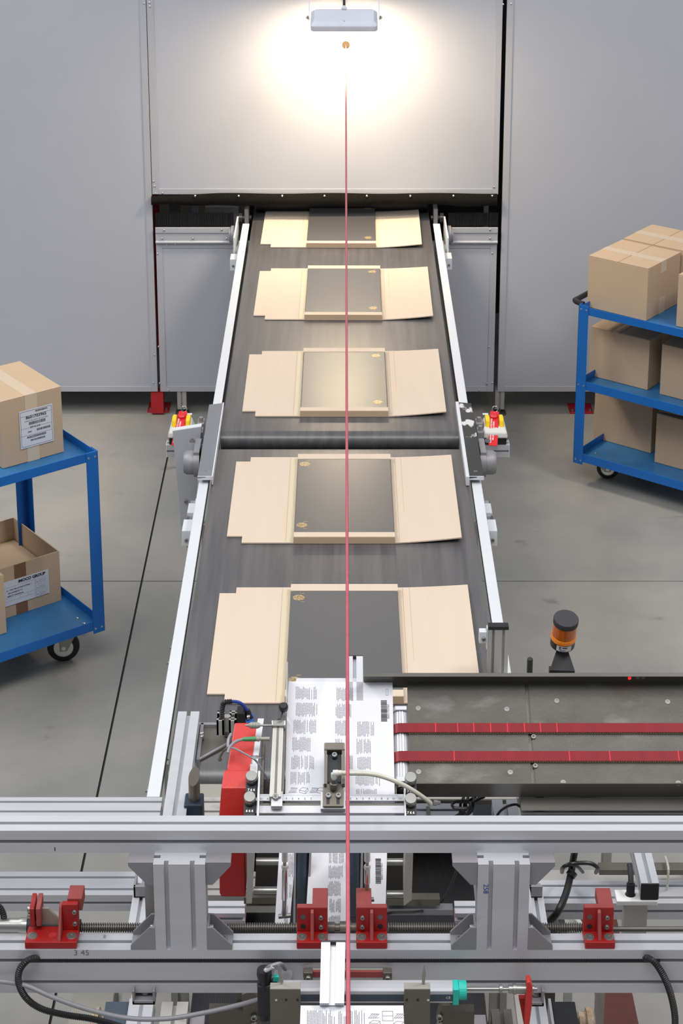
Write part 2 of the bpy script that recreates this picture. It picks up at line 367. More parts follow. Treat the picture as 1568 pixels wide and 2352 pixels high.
# felt flap over the slot
mb = MB(); NX, NZ = 90, 8; xa, xb = wp(348, 455).x, wp(1141, 455).x
vs = []
for j in range(NZ + 1):
    for i in range(NX + 1):
        t = i / NX; d = j / NZ; x = xa + (xb - xa) * t
        top = wp(0, 443).z - .012 * max(0, 1 - t * 5) ** 1.2 * (1) - .002 * math.sin(t * 21); bot = wp(0, 469).z + .004 * math.sin(t * 17 + 1) + .003 * math.sin(t * 40)
        bulge = .012 + .012 * (math.sin(t * 13 + 2) * .5 + .5) * d + .01 * math.sin(math.pi * d)
        vs.append((x, WY - bulge, top + (bot - top) * d))
n = len(vs); W1 = NX + 1
vs += [(x, y + .004, z) for x, y, z in vs]
fs = []
for j in range(NZ):
    for i in range(NX):
        a = j * W1 + i; fs.append((a, a + 1, a + W1 + 1, a + W1)); fs.append((n + a, n + a + W1, n + a + W1 + 1, n + a + 1))
for i in range(NX):
    fs.append((i, n + i, n + i + 1, i + 1)); a = NZ * W1 + i; fs.append((a, a + 1, n + a + 1, n + a))
for j in range(NZ):
    a = j * W1; fs.append((a, a + W1, n + a + W1, n + a)); a += NX; fs.append((a, n + a, n + a + W1, a + W1))
mb.add(vs, fs)
ff = thing('felt_flap', 'black felt strip riveted along the bottom of the upper wall panel', 'flap', (0, WY, wp(0, 455).z))
obj('felt_strip', mb, 'felt', ff, smooth=True)
for px in (448, 548, 648, 745, 842, 942, 1041, 1130): inst('rivet', ME_RIV, ff, align(wp(px, 450, WY - .024), (0, -1, .2), 1))
# brush strips
zbr, zbr2, zh = wp(0, 521).z, wp(0, 489).z, wp(0, 553).z
for x0, x1, lb in ((XL + .012, -.522, 'left'), (.492, XR - .01, 'right')):
    t = thing('brush_strip', 'black bristle brush in an aluminium angle, on the %s of the conveyor mouth' % lb, 'brush', ((x0 + x1) / 2, WY, zh))
    obj('holder', rbox(x0, x1, WY - .012, WY + .02, zh, zbr - .012), 'strip', t, bevel=.001)
    obj('holder_lip', rbox(x0, x1, WY - .016, WY - .004, zbr - .026, zbr), 'strip', t, bevel=.001)
    obj('ledge', MB().lathe((x0, WY - .01, zh - .004), (x1, WY - .01, zh - .004), [(0, .008), (1, .008)], 10), 'strip', t, smooth=True)
    mb = MB(); N = int((x1 - x0) / .0022)
    for i in range(N):
        x = x0 + (x1 - x0) * (i + random.random()) / N; y = WY + .004 + random.random() * .012; dx = random.uniform(-.004, .004); hh = random.uniform(-.005, .001)
        mb.box(x, x + .0022, y, y + .002, zbr, zbr2 + hh) if abs(dx) > .0 else None
    obj('bristles', mb, 'bristle', t, kind='stuff')
    obj('brush_backing', rbox(x0, x1, WY + .012, WY + .018, zbr, zbr2 - .006), 'bristle', t)
    pxs = [(377, 529), (509, 528), (372, 548), (443, 548), (520, 548)] if lb == 'left' else [(1034, 530), (1125, 528), (1038, 549), (1125, 548)]
    for p in pxs: inst('rivet', ME_RIV, t, align(wp(p[0], p[1], WY - .016), (0, -1, 0), 1))
# things inside the slot
def inside(name, px0, px1, m, lb, cat, y=9.25, z1=1.12, z0=.2):
    a, b = PY(px0, 478, y), PY(px1, 478, y)
    tag(obj(name, rbox(a.x, b.x, y, y + .05, z0, z1), m, bevel=.003), lb, cat)
inside('red_post', 350, 364, 'redfoot', 'red post just visible inside the slot at its left end', 'post')
inside('support_plate', 388, 413, 'dieca', 'grey bearing plate inside the slot left of the conveyor', 'plate')
inside('pale_post', 441, 453, 'white', 'white steel strut inside the left half of the slot', 'post', y=9.3)
inside('back_board', 358, 560, 'tan', 'tan board at the back of the slot, left side', 'board', y=9.8)
inside('pale_post', 1112, 1122, 'white', 'white steel strut inside the right half of the slot', 'post', y=9.3)
inside('back_board', 1040, 1132, 'darkin', 'dark board at the back of the slot, right side', 'board', y=9.8)

# ================================================================== FLOOD LIGHT and PULL CORD
LY = 8.52; lc = PY(790, 44, LY); BE = R(12)
LM = Matrix.Translation(lc) @ Matrix.Rotation(BE, 4, 'X')       # local y = slope up to the wall, z = back normal
fl_ = thing('flood_light', 'white warm flood light on a yoke above the conveyor mouth', 'lamp', tuple(lc))
b = MB(LM); W2 = .147
def rrect(w, h, r, n=5):
    P = []
    for cx, cy, a0 in ((w - r, -h + r, -90), (w - r, h - r, 0), (-w + r, h - r, 90), (-w + r, -h + r, 180)):
        for i in range(n + 1): a = R(a0 + 90 * i / n); P.append((cx + r * math.cos(a), cy + r * math.sin(a)))
    return P
b.prism(rrect(W2, .088, .02), -.022, .004); obj('body', b, 'lamp', fl_, bevel=.003)
b = MB(LM)
A_, B_ = rrect(W2 - .001, .087, .02), rrect(W2 - .016, .068, .02); nA = len(A_)
b.add([(x, y, .004) for x, y in A_] + [(x, y, .02) for x, y in B_], [tuple(nA + i for i in range(nA))] + [(i, (i + 1) % nA, nA + (i + 1) % nA, nA + i) for i in range(nA)] + [tuple(range(nA - 1, -1, -1))])
obj('back_cover', b, 'lamp', fl_, bevel=.004)
b = MB(LM); b.box(-W2 + .012, W2 - .012, -.076, .076, -.0235, -.0215); obj('glass', b, 'lens', fl_)
b = MB(LM); b.lathe((0, .085, .004), (0, .125, .004), [(0, .014), (.5, .014), (.6, .009), (1, .009)], 16); obj('cable_gland', b, 'lamp', fl_, smooth=True)
b = MB(); p = LM @ V3((0, .12, .004)); b.tube([p, p + V3((0, .03, .02)), (p.x, WY - .02, p.z + .1), (p.x, WY - .012, 4)], .006, 10); obj('cable', b, 'black', fl_, smooth=True)
b = MB()
for sx in (-1, 1):
    e = LM @ V3((sx * (W2 + .008), .03, -.006))
    b.quad8([(e.x - .002, e.y - .012, e.z - .01), (e.x + .002, e.y - .012, e.z - .01), (e.x + .002, e.y + .012, e.z - .01), (e.x - .002, e.y + .012, e.z - .01)],
            [(e.x - .002, WY - .025, e.z + .13), (e.x + .002, WY - .025, e.z + .13), (e.x + .002, WY - .004, e.z + .13), (e.x - .002, WY - .004, e.z + .13)])
b.box(-W2 - .01, W2 + .01, WY - .006, WY - .001, e.z + .03, e.z + .13)
obj('yoke', b, 'lamp', fl_)
for sx in (-1, 1): screw(fl_, LM @ V3((sx * (W2 + .010), .03, -.006)), (sx, 0, 0), 1.2, ME_HEX, 'yoke_bolt')
for x in (-W2 + .012, 0, W2 - .012): screw(fl_, LM @ V3((x, -.066, .005 + .012 * (x == 0))), LM.to_3x3() @ V3((0, 0, 1)), .5)
text('lettering', 'IP65', .012, 'ink', fl_, LM @ Matrix.Translation((0, .058, .0206)), bold=.0006)
la = area('flood_lamp', LM @ V3((0, 0, -.026)), (BE, 0, 0), .25, .13, 16, (1.0, .79, .50))
hole = wp(794, 103); pc0 = V3((hole.x, WY + .1, hole.z)); pc1 = V3(PY(799.5, 2352, 2.38)); d_ = (pc1 - pc0)
pcord = thing('pull_cord', 'red plastic-coated safety pull cord running the length of the machine', 'cord', tuple(pc0))
obj('cord', MB().tube([pc0 + d_ * (i / 24) for i in range(25)] + [pc1 + d_ * .15], .0034, 10, smooth=1), 'cord', pcord, smooth=True)
obj('bushing', MB().lathe((hole.x, WY - .002, hole.z), (hole.x, WY + .03, hole.z), [(0, .018), (.3, .018), (.31, .015), (1, .015)], 24), 'bush', pcord, smooth=True, label='brown grommet in the wall panel')

# ================================================================== CONVEYORS
def stadium(y0, y1, z, r, n=12):
    P = []
    for i in range(n + 1): a = R(-90 + 180 * i / n); P.append((y1 - r + r * math.cos(a), z - r + r * math.sin(a)))
    for i in range(n + 1): a = R(90 + 180 * i / n); P.append((y0 + r + r * math.cos(a), z - r + r * math.sin(a)))
    return P
UZ, LZ = .99, .978; r1, r2 = .035, .05; Ym = PZ(790, 1021, LZ).y
uc = thing('belt_conveyor', 'far belt conveyor running into the slot in the wall', 'conveyor', (0, 7.7, 0))
XBL, XBR = -.432, .403
u0 = Ym + .058
obj('belt', MB().prism(stadium(u0, 9.35, UZ, r1), XBL, XBR, 'x'), 'belt', uc, smooth=True)
lo = thing('belt_conveyor', 'near belt conveyor with a pale frame, ending at the feeder', 'conveyor', (0, 5.3, 0))
lo0 = PZ(790, 1776, LZ).y
obj('gap_shade_strip', rbox(-.437, .408, Ym - .02, Ym + .09, .900, .905), 'gap', lo, label='dark strip added for the shade in the gap between the two belts')  # added strip, its dark colour gives the shade at the belt joint
obj('belt', MB().prism(stadium(lo0, Ym, LZ, r2), -.440, .412, 'x'), 'belt', lo, smooth=True)
YR0 = PZ(0, 1836, LZ).y
for par, y0, y1, xl, xr in ((uc, u0 + .002, 8.80, -.476, .447), (lo, YR0, Ym - .02, -.481, .452)):
    for x0, x1 in ((xl, xl + .032), (xr - .03, xr + .002)):
        sgn = -1 if x0 < 0 else 1
        z = UZ if par is uc else LZ + .005
        obj('side_rail', MB().box(x0, x1, y0, y1, z - .004, z + .003).box(*((x0, x0 + .004) if sgn < 0 else (x1 - .004, x1)), y0, y1, z - (.05 if par is lo else .13), z - .004), 'white', par, bevel=.0015)
        obj('side_frame', rbox(x0 + .006, x1 - .006, y0 + .05, y1 - .05, z - (.06 if par is lo else .15), z - .006), 'alud', par)
    obj('slider_bed', rbox(xl + .05, xr - .05, y0 + .1, y1 - .1, LZ - .09, LZ - .06), 'steeld', par)
    for y in ((y0 + .35, y1 - .35)):
        for x in (xl + .03, xr - .03): prof(mb := MB(), x - .022, x + .023, y, y + .045, 0, .85, 'Z'); obj('leg', mb, 'alud', par)
for y in (5.05, 4.8):      # bolts on the left rail
    p = PZ(395, 1508, LZ - .03)
for px, py in ((393, 1523), (399, 1488), (343, 1817), (436, 1255)):
    p = PZ(px, py, LZ - .03); screw(lo, (-.483, p.y, LZ - .03), (-1, 0, 0), .9, ME_HEX, 'bolt')
# far end hardware
for sx, x in ((-1, -.50), (1, .472)):
    obj('bearing', MB().lathe((x + .012 * sx, 8.74, .955), (x + .035 * sx, 8.74, .955), [(0, .045), (.6, .045), (.7, .036), (1, .034)], 20), 'dieca', uc, smooth=True)
    obj('end_plate', MB().box(x - .004, x + .004, 8.5, 8.83, .9, 1.02), 'white', uc, bevel=.002)
    obj('chain_guard', MB().lathe((x - .06 * sx, 8.92, .985), (x + .0 * sx, 8.92, .985), [(0, .012), (.3, .012), (.31, .03), (.5, .03), (.51, .012), (.7, .012), (.71, .024), (1, .024)], 16), 'steeld', uc, smooth=True)
    obj('hub_arm', rbox(x - .05 * sx, x - .03 * sx, 8.86, 8.96, .97, 1.045), 'dieca', uc, bevel=.003)
obj('cross_tube', rbox(-.66, -.5, 8.93, 8.99, .93, 1.035), 'dieca', uc, bevel=.002)
obj('end_roller', MB().cyl((-.42, 9.02, 1.02), (.40, 9.02, 1.02), .035, 20), 'belt_side', uc, smooth=True)
# belt tensioners
def tensioner(par, sx, x, pxy):
    (ya, yb) = pxy; z = .93
    y0, y1 = PZ(430, yb, z).y, PZ(430, ya, z).y; L = y1 - y0
    t = obj('tensioner', MB().box(x, x + .032 * sx, y0, y0 + L * .36, z - .035, z + .02).box(x, x + .026 * sx, y0 + L * .62, y0 + L * .93, z - .03, z + .015).box(x - .004 * sx, x + .004 * sx, y0, y0 + L, z - .04, z + .025), 'white', par, bevel=.002)
    xb = x + .014 * sx
    obj('adjusting_bolt', MB().cyl((xb, y0 + L * .3, z + .0), (xb, y1 + .012, z), .008, 12).cyl((xb, y0 + L * .52, z), (xb, y0 + L * .6, z), .014, 6).cyl((xb, y1 - L * .05, z), (xb, y1 + .008, z), .014, 6), 'chrome', t)
    screw(t, (x + .018 * sx, y0, z - .012), (0, -1, 0), .8)
tensioner(lo, -1, -.484, (1160, 1232)); tensioner(lo, 1, .455, (1160, 1232))
tensioner(uc, -1, -.482, (570, 605)); tensioner(uc, 1, .455, (566, 603))
# cover plates over the joint
for sx, pts, m, lb in ((-1, ((480, 929), (513, 925), (488, 1094), (453, 1096)), 'greyplate', 'grey cover plate with a white edge'), (1, ((1047, 923), (1082, 926), (1111, 1094), (1077, 1096)), 'blackplate', 'scratched black cover plate with white paint marks')):
    z = 1.012
    Q = [PZ(*p, z) for p in pts]
    cp = obj('cover_plate', MB().quad8([(q.x, q.y, z - .004) for q in reversed(Q)], [(q.x, q.y, z) for q in reversed(Q)]), m, lo, bevel=.0015, label=lb)
    ed = MB(); i0, i1 = (1, 2) if sx < 0 else (0, 3); a, b2 = Q[i0], Q[i1]
    ed.box(min(a.x, b2.x) - .002, max(a.x, b2.x) + .001, b2.y, a.y, z - .03, z + .001)
    ed.box(min(Q[2].x, Q[3].x), max(Q[2].x, Q[3].x), Q[2].y - .003, Q[2].y, z - .012, z + .001)
    obj('plate_edge', ed, 'white', cp)
    for t in (.1, .93):
        c = Q[0].lerp(Q[3], t).lerp(Q[1].lerp(Q[2], t), .5); screw(cp, (c.x, c.y, z - .0008), s=.8, me=ME_FLAT)
    # bearing housing outside
    xo = (-.495 if sx < 0 else .466); zc = .945
    yc = PZ(450, 1062, zc).y
    h = obj('bearing_housing', MB().lathe((xo, yc, zc), (xo + .055 * sx, yc, zc), [(0, .05), (.35, .05), (.37, .042), (.8, .042), (1, .036), (1, .02), (.85, .018)], 24).box(xo, xo + .02 * sx, yc - .03, yc + .09, zc - .04, zc + .05), 'dieca', lo, smooth=True)
    screw(h, (xo + .03 * sx, yc + .06, zc + .05), me=ME_HEX, s=1.3, name='bolt')
    for py, w_ in ((965, .05), (985, .04)):
        y = PZ(460, py, 1.0).y; obj('side_clamp', MB().box(xo, xo + w_ * .5 * sx, y - .02, y + .03, .95, .995).cyl((xo + .012 * sx, y, .98), (xo + .012 * sx, y, 1.012), .008, 10), 'dieca', lo, bevel=.002)
# grey hanging guard on the left
yg = PZ(0, 1023, .93).y - .06
Q = [PY(396, 990, yg), PY(462, 980, yg), PY(444, 1240, yg), PY(418, 1241, yg)]
Qm = [PY(399, 1060, yg), PY(454, 1060, yg)]
gb = MB(); gb.quad8([Q[3], Q[2], Q[1], Q[0]], [V3((q.x, q.y + .004, q.z)) for q in (Q[3], Q[2], Q[1], Q[0])])
gp = obj('guard_plate', gb, 'strip', lo, bevel=.001, label='pale grey guard plate hanging beside the joint')
obj('guard_top', MB().quad8([V3((Q[0].x, yg + .004, Q[0].z - .004)), V3((Q[1].x, yg + .004, Q[1].z - .004)), V3((Q[1].x, yg + .03, Q[1].z - .004)), V3((Q[0].x + .004, yg + .03, Q[0].z - .004))], [V3((Q[0].x, yg + .004, Q[0].z)), V3((Q[1].x, yg + .004, Q[1].z)), V3((Q[1].x, yg + .03, Q[1].z)), V3((Q[0].x + .004, yg + .03, Q[0].z))]), 'white', gp)
screw(gp, PY(427, 1151, yg - .001), (0, -1, 0), 1)

# ================================================================== EMERGENCY STOPS
def estop(sx, lb, lbt):
    xa = .47 if sx > 0 else -.50; xe = PZ(1168 if sx > 0 else 383, 1022, .93).x
    y0 = PZ(0, 1023, .93).y
    t = thing('emergency_stop', lb, 'switch', ((xa + xe) / 2, y0, .93))
    prof(mb := MB(), min(xa, xe), max(xa, xe), y0, y0 + .045, .885, .93, 'X'); arm = obj('mounting_arm', mb, 'alu', t)
    obj('end_cap', rbox(xe, xe + .003 * sx, y0 - .001, y0 + .046, .884, .931), 'grey', arm)
    x1 = xe - .004 * sx; x0 = x1 - .088 * sx; ya = y0 - .004; yb = y0 + .125
    obj('base', rbox(min(x0, x1) + .004, max(x0, x1) - .004, ya + .008, yb - .006, .931, .957), 'black', t, bevel=.002)
    lo_, hi = min(x0, x1), max(x0, x1)
    hb = MB(); hb.quad8([(lo_, ya, .957), (hi, ya, .957), (hi, yb, .957), (lo_, yb, .957)], [(lo_ + .003, ya + .004, .980), (hi - .003, ya + .004, .980), (hi - .010, yb - .01, .992), (lo_ + .010, yb - .01, .992)])
    obj('housing', hb, 'grey', t, bevel=.006)
    xm = (x0 + x1) / 2; ym = y0 + .075
    for k in (-1, 1):
        ck = MB(); ck.prism([(ym - .040, .980), (ym + .036, .990), (ym + .026, 1.006), (ym + .0, 1.012), (ym - .030, 1.008)], xm + k * .0245 - .008, xm + k * .0245 + .008, 'x')
        obj('yellow_shroud', ck, 'yellow', t, bevel=.005)
    obj('red_button', MB().lathe((xm, ym + .012, .985), (xm, ym + .008, 1.014), [(0, .010), (.45, .010), (.5, .0145), (.85, .015), (1, .010)], 24), 'tagred', t, smooth=True)
    obj('function_label', rbox(xm - .012 * 1 + .026 * -sx, xm + .008 + .026 * -sx, ym + .038, ym + .05, .998, 1.0), 'paper', t)
    # tag with split ring
    tg = thing('safety_tag', lbt, 'tag', (xm, ya, 1.0))
    rp = V3((xm + .006, ym + .045, 1.018))
    rb = MB(); rb.tube([rp + V3((.010 * math.cos(a), .003 * math.sin(a), .010 * math.sin(a))) for a in [i * math.pi / 8 for i in range(17)]], .0013, 8, smooth=1)
    obj('split_ring', rb, 'chrome', tg, smooth=True)
    P0 = rp + V3((-.002, -.012, -.004)); P1 = V3((xm - .012, ya - .045, .950)); ax = (P0 - P1).normalized(); wx = V3((1, 0.05, .0)); wx = (wx - ax * wx.dot(ax)).normalized()
    TMx = basis(P1.lerp(P0, .5), wx, ax); Lh = (P0 - P1).length / 2
    tb = MB(TMx); tb.prism(rrect(.0155, Lh, .004), -.0008, .0008); obj('tag_plate', tb, 'tagred', tg)
    obj('eyelet', MB(TMx).lathe((0, Lh - .008, .0006), (0, Lh - .008, .0012), [(0, .0035), (1, .0035), (1, .002), (0, .002)], 14), 'chrome', tg)
    for i, s_ in enumerate(('SEGUIRE PROCEDURA DI SICUREZZA', 'PER L’ACCESSO ALLA ZONA', 'PROTETTA')):
        text('lettering', s_, .0072, 'inkw', tg, TMx @ Matrix.Translation((-.0095 + i * .0085, -.012, .0011)) @ Matrix.Rotation(R(90), 4, 'Z'), bold=.0002)
estop(1, 'grey emergency stop box with yellow shroud right of the conveyor', 'red safety tag hanging on the right-hand emergency stop')
estop(-1, 'grey emergency stop box with yellow shroud left of the conveyor', 'red safety tag hanging on the left-hand emergency stop')

# ================================================================== CARDBOARD WRAPS AND CHARCOAL BOXES
def wrap(label, side):
    t = thing('cardboard_wrap', label, 'cardboard', group='cardboard wraps on the conveyor')
    b = MB(); b.prism([(-.366, .045), (-.318, .045), (-.318, 0), (-.157, 0), (-.157, .642), (-.318, .642), (-.318, .606), (-.366, .606)], .0015, .0055); obj('left_flap', b, 'card', t, local=True)
    b = MB(); N = 6
    for i in range(N):
        x0 = .158 + (.207) * i / N; x1 = .158 + .207 * (i + 1) / N; h = lambda x: .0015 + .014 * ((x - .158) / .207) ** 1.5
        e = lambda x: (x - .158) * .045
        b.quad8([(x0, e(x0), h(x0)), (x1, e(x1), h(x1)), (x1, .642, h(x1) * .7), (x0, .642, h(x0) * .7)], [(x0, e(x0), h(x0) + .004), (x1, e(x1), h(x1) + .004), (x1, .642, h(x1) * .7 + .004), (x0, .642, h(x0) * .7 + .004)])
    obj('right_flap', b, 'card', t, local=True)
    b = MB(); b.box(-.1565, .1575, 0, .003, .0015, .0242); obj('front_wall', b, 'brown', t, local=True)
    b = MB(); b.box(-.1565, .1575, .003, .034, .0205, .0245); obj('front_rim', b, 'card', t, local=True)
    b = MB(); b.box(-.1565, .1575, .586, .627, .0205, .0245).box(-.1565, .1575, .624, .627, .0015, .0205); obj('rear_rim', b, 'card', t, local=True)
    b = MB(); b.box(-.157, .158, .0, .627, .0012, .0028); obj('centre_panel', b, 'card', t, local=True)
    for x, w_, m in ((-.182, .0008, 'cardcore'), (-.1775, .019, 'cardglue'), (.172, .0008, 'cardcore'), (.192, .0006, 'cardcore')):
        h = .0056 if x < 0 else .0060
        b = MB(); b.box(x, x + w_, .006 if x < 0 else .008, .636, h - .0012, h + .0002); obj('fold_line', b, m, t, local=True)
    g = thing('charcoal_box', '', 'box', group='charcoal boxes lying in the wraps')
    b = MB(); b.box(-.155, .156, .0345, .585, .003, .0235); obj('lid', b, 'blackbox', g, local=True, bevel=.0015)
    for y in (.085, .545):
        x = -.132 * side if side > 0 else .122
        b = MB(); b.cyl((x, y, .0236), (x, y, .0239), .0175, 28)
        for s2 in (-1, 1): b.box(x + .004, x + .016, y + s2 * .0245 - .0018, y + s2 * .0245 + .0018, .0236, .0239)
        obj('gold_emblem', b, 'gold', g, local=True, label='round gold foil emblem')
    return t, g
wl = wrap('', 1); wr = wrap('', -1)
spots = [(4.588, 0, 0, wl, 'nearest, partly under the feeder', True), (5.522, 0, 0, wl, 'second nearest, before the belt joint', False),
         (6.495, 0, 0, wr, 'third, just past the belt joint', True), (7.494, -.004, R(-.3), wr, 'fourth, between belt joint and wall', False), (8.436, -.014, R(-.5), wr, 'farthest, entering the wall slot', False)]
for y, x, rz, (pw, pg), lb, orig in spots:
    z = (LZ if y < 6 else UZ)
    for src, l2 in ((pw, 'pale cardboard wrap with flaps, ' + lb), (pg, 'charcoal box with gold emblems, ' + lb)):
        o = src if orig else copy_tree(src)
        o.location = (x, y, z); o.rotation_euler = (0, 0, rz); o['label'] = l2

# ================================================================== CARTS
def cart(name_label, loc, rz, sgn, shelves, H, wr_, L=.95, D=.56, handle=False):
    t = thing('blue_cart', name_label, 'cart', (loc[0], loc[1], 0), rz)
    X = lambda a: sgn * a
    def bx(a0, a1, y0, y1, z0, z1, mb=None): return (mb or MB()).box(X(a0), X(a1), y0, y1, z0, z1)
    for i, (z0, z1) in enumerate(shelves):
        obj('tray', bx(.002, L, .002, D, z0, z0 + .004), 'bluet', t, local=True)
        b = MB()
        bx(.002, L, .0, .003, z0, z1, b); bx(.002, L, D - .003, D, z0, z1, b); bx(.002, .005, .0, D, z0, z1, b); bx(L - .003, L, 0, D, z0, z1, b)
        if i < len(shelves) - 0: bx(.002, L, .003, .016, z1 - .003, z1, b) if False else None
        obj('tray_rim', b, 'blue', t, local=True, bevel=.0008)
        if i == len(shelves) - 1:
            for a, y in ((.05, .06), (.1, .035), (.05, .11)):
                inst('bolt', ME_RIV, t, Matrix.Translation((X(a), y, z0 + .004)) @ Matrix.Scale(1.3, 4), local=True)
    zb_ = shelves[-1][0] - .012
    for a, y, ya in ((0, 0, 1), (L, 0, 1), (0, D, -1), (L, D, -1)):
        ia = 1 if a == 0 else -1; b = MB()
        bx(a - .003 * ia, a + .045 * ia, y - .003 * ya, y, zb_, H, b); bx(a - .003 * ia, a, y - .003 * ya, y + .045 * ya, zb_, H, b)
        obj('corner_post', b, 'blue', t, local=True, bevel=.0008)
        if y == 0 and a == 0:
            for z in [zb_ + .02, H - .02] + [s_[0] + .02 for s_ in shelves[1:-1]]:
                for da in (.01, .036): inst('bolt', ME_RIV, t, Matrix.Translation((X(a + da), -.003, z)) @ Matrix.Rotation(R(90), 4, 'X') @ Matrix.Scale(.8, 4), local=True)
    for a, y in ((.07, .13), (L - .085, .075), (.085, D - .075), (L - .085, D - .075)):
        cst = thing('caster', None, None, (0, 0, 0)); cst.parent = t; WM[cst] = WM[t].copy()
        # local build
        zt_ = shelves[-1][0]; ang = random.uniform(-.35, .35); mx = Matrix.Translation((X(a), y, 0)) @ Matrix.Rotation((R(100) if sgn < 0 else R(-100)) - rz + (0 if a < .3 and y < .3 else ang), 4, 'Z')
        off = .028
        b = MB(mx); b.lathe((-.017, off, wr_), (.017, off, wr_), [(0, wr_ * .78), (.12, wr_ * .96), (.3, wr_), (.7, wr_), (.88, wr_ * .96), (1, wr_ * .78)], 32); obj('tyre', b, 'rubber', cst, local=True, smooth=True)
        b = MB(mx)
        for s2 in (-1, 1): b.lathe((s2 * .0172, off, wr_), (s2 * .019, off, wr_), [(0, wr_ * .62), (1, wr_ * .6), (1, wr_ * .5), (.2, wr_ * .4), (.2, .01)], 28)
        b.cyl((-.024, off, wr_), (.024, off, wr_), .008, 12); obj('hub', b, 'chrome', cst, local=True, smooth=True)
        b = MB(mx)
        for s2 in (-1, 1): b.prism([(-.03, zt_ - .012), (.045, zt_ - .012), (.045, zt_ - .03), (off + .014, wr_ - .012), (off - .012, wr_ - .012), (-.03, zt_ - .035)], s2 * .022 - .0015, s2 * .022 + .0015, 'x')
        b.box(-.024, .024, -.03, .045, zt_ - .014, zt_ - .010); b.cyl((0, 0, zt_ - .012), (0, 0, zt_ - .003), .026, 20); b.box(-.04, .04, -.04, .04, zt_ - .004, zt_)
        obj('fork', b, 'dieca' if False else 'steel', cst, local=True, bevel=.001)
    if handle:
        b = MB(); z = H - .008
        b.tube([(X(.0), .03, z), (X(-.05), .05, z), (X(-.055), .1, z), (X(-.055), D - .1, z), (X(-.05), D - .05, z), (X(0), D - .03, z)], .013, 8, smooth=4)
        obj('handle', b, 'black', t, local=True, smooth=True)
    return t
RZ = math.atan2(.6, .8)
cl = PZ(222, 1035, .875)
cart('blue two-tier steel cart on the left, holding labelled cartons', (cl.x, cl.y), RZ, -1, [(.84, .875), (.168, .205)], .875, .060)
cr = PZ(1331, 700, .85)
cart('blue three-tier steel cart on the right, loaded with plain cartons', (cr.x, cr.y), -RZ, 1, [(.81, .845), (.46, .50), (.115, .155)], .852, .05, handle=True)

def carton(name, label, corner, z, w_, d, h, rz, sgn, group, tape=True, tapedir='y', flaps='closed', lab=None, m='brown', cat='box', tapex=.5):
    """corner = front corner nearest the cart's end post; w_ along the cart, d away; sgn gives the direction of w_"""
    t = thing(name, label, cat, (corner[0], corner[1], z), rz, group)
    X = lambda a: sgn * a
    b = MB()
    if flaps == 'open':
        th = .004
        b.box(X(0), X(w_), 0, th, 0, h).box(X(0), X(w_), d - th, d, 0, h).box(X(0), X(th), th, d - th, 0, h).box(X(w_ - th), X(w_), th, d - th, 0, h)
        obj('walls', b, m, t, local=True)
        obj('bottom', MB().box(X(th), X(w_ - th), th, d - th, 0, .004), 'brownin', t, local=True)
        b = MB(); b.tube([(X(w_ * .5), d * .5, .005), (X(w_ * .5), d * .5, .006)], .01, 4) if False else None
        obj('inner_flap', MB().box(X(.01), X(w_ * .75), d * .3, d - .01, h * .55, h * .56), 'brownin', t, local=True)
    else:
        obj('body', b.box(X(0), X(w_), 0, d, 0, h - .004), m, t, local=True, bevel=.002)
        g = .0015
        for y0, y1, dz in ((0, d / 2 - g, .0), (d / 2 + g, d, .0)):
            if tapex is not None: pass
            obj('top_flap', MB().box(X(0), X(w_ / 2 - g), 0, d, h - .004, h - .0005) if y0 == 0 else MB().box(X(w_ / 2 + g), X(w_), 0, d, h - .004, h - .0005), m, t, local=True, bevel=.001)
    if tape:
        tw = .024; c = w_ * .5 if flaps != 'open' else .165
        if tapedir == 'x':
            cy_ = d * .47; obj('tape', MB().box(X(-.0006), X(w_ + .0008), cy_ - tw, cy_ + tw, h - .0004, h).box(X(w_ + .0002), X(w_ + .0012), cy_ - tw, cy_ + tw, h * .78, h).box(X(w_ + .0002), X(w_ + .0012), cy_ - tw, cy_ + tw, 0, h * .3), 'tape', t, local=True); return t
        if flaps != 'open': obj('tape', MB().box(X(c - tw), X(c + tw), -.0006, d, h - .0004, h).box(X(c - tw), X(c + tw), -.0012, -.0002, h * .72, h), 'tape', t, local=True)
        obj('tape', MB().box(X(c - tw), X(c + tw), -.0010, -.0002, 0, h * (.28 if flaps != 'open' else 1)), 'tape' if flaps != 'open' else 'brtape', t, local=True)
    return t
def front(t, x, z): return WM[t] @ Matrix.Translation((x, -.0025, z)) @ Matrix.Rotation(R(90), 4, 'X')
# left cart
GL = 'cartons on the left cart'
c1 = PZ(147, 1038, .845)
a = carton('cardboard_carton', 'taped carton with white address label on the left cart top tray', (c1.x, c1.y), .845, .245, .31, .255, RZ, -1, GL)
fm = front(a, -.106, .128)
obj('label', MB(fm).box(-.066, .066, -.072, .072, 0, .0006), 'paper', a)
b = MB(fm)
for x0, x1, y0, y1 in ((-.062, .062, .066, .067), (-.062, .062, -.067, -.066), (-.062, -.061, -.067, .067), (.061, .062, -.067, .067), (-.062, .062, .048, .0486), (-.062, .062, .002, .0026), (-.062, .062, -.026, -.0254)): b.box(x0, x1, y0, y1, .0006, .0009)
obj('label_lines', b, 'inkd', a, kind='stuff')
def barcode(par, mx, x0, x1, y0, y1, n, m='inkd'):
    b = MB(mx); random.seed(n)
    x = x0; st = (x1 - x0) / (n * 2)
    while x < x1: ww = st * random.choice((.6, 1, 1.6)); b.box(x, min(x1, x + ww), y0, y1, .0006, .0009); x += ww + st * random.choice((.6, 1, 1.3))
    obj('barcode', b, m, par, kind='stuff')
T_ = lambda x, y: fm @ Matrix.Translation((x, y, .001))
text('lettering', '8601703965', .0165, 'inkd', a, T_(0, .042), bold=.0004)
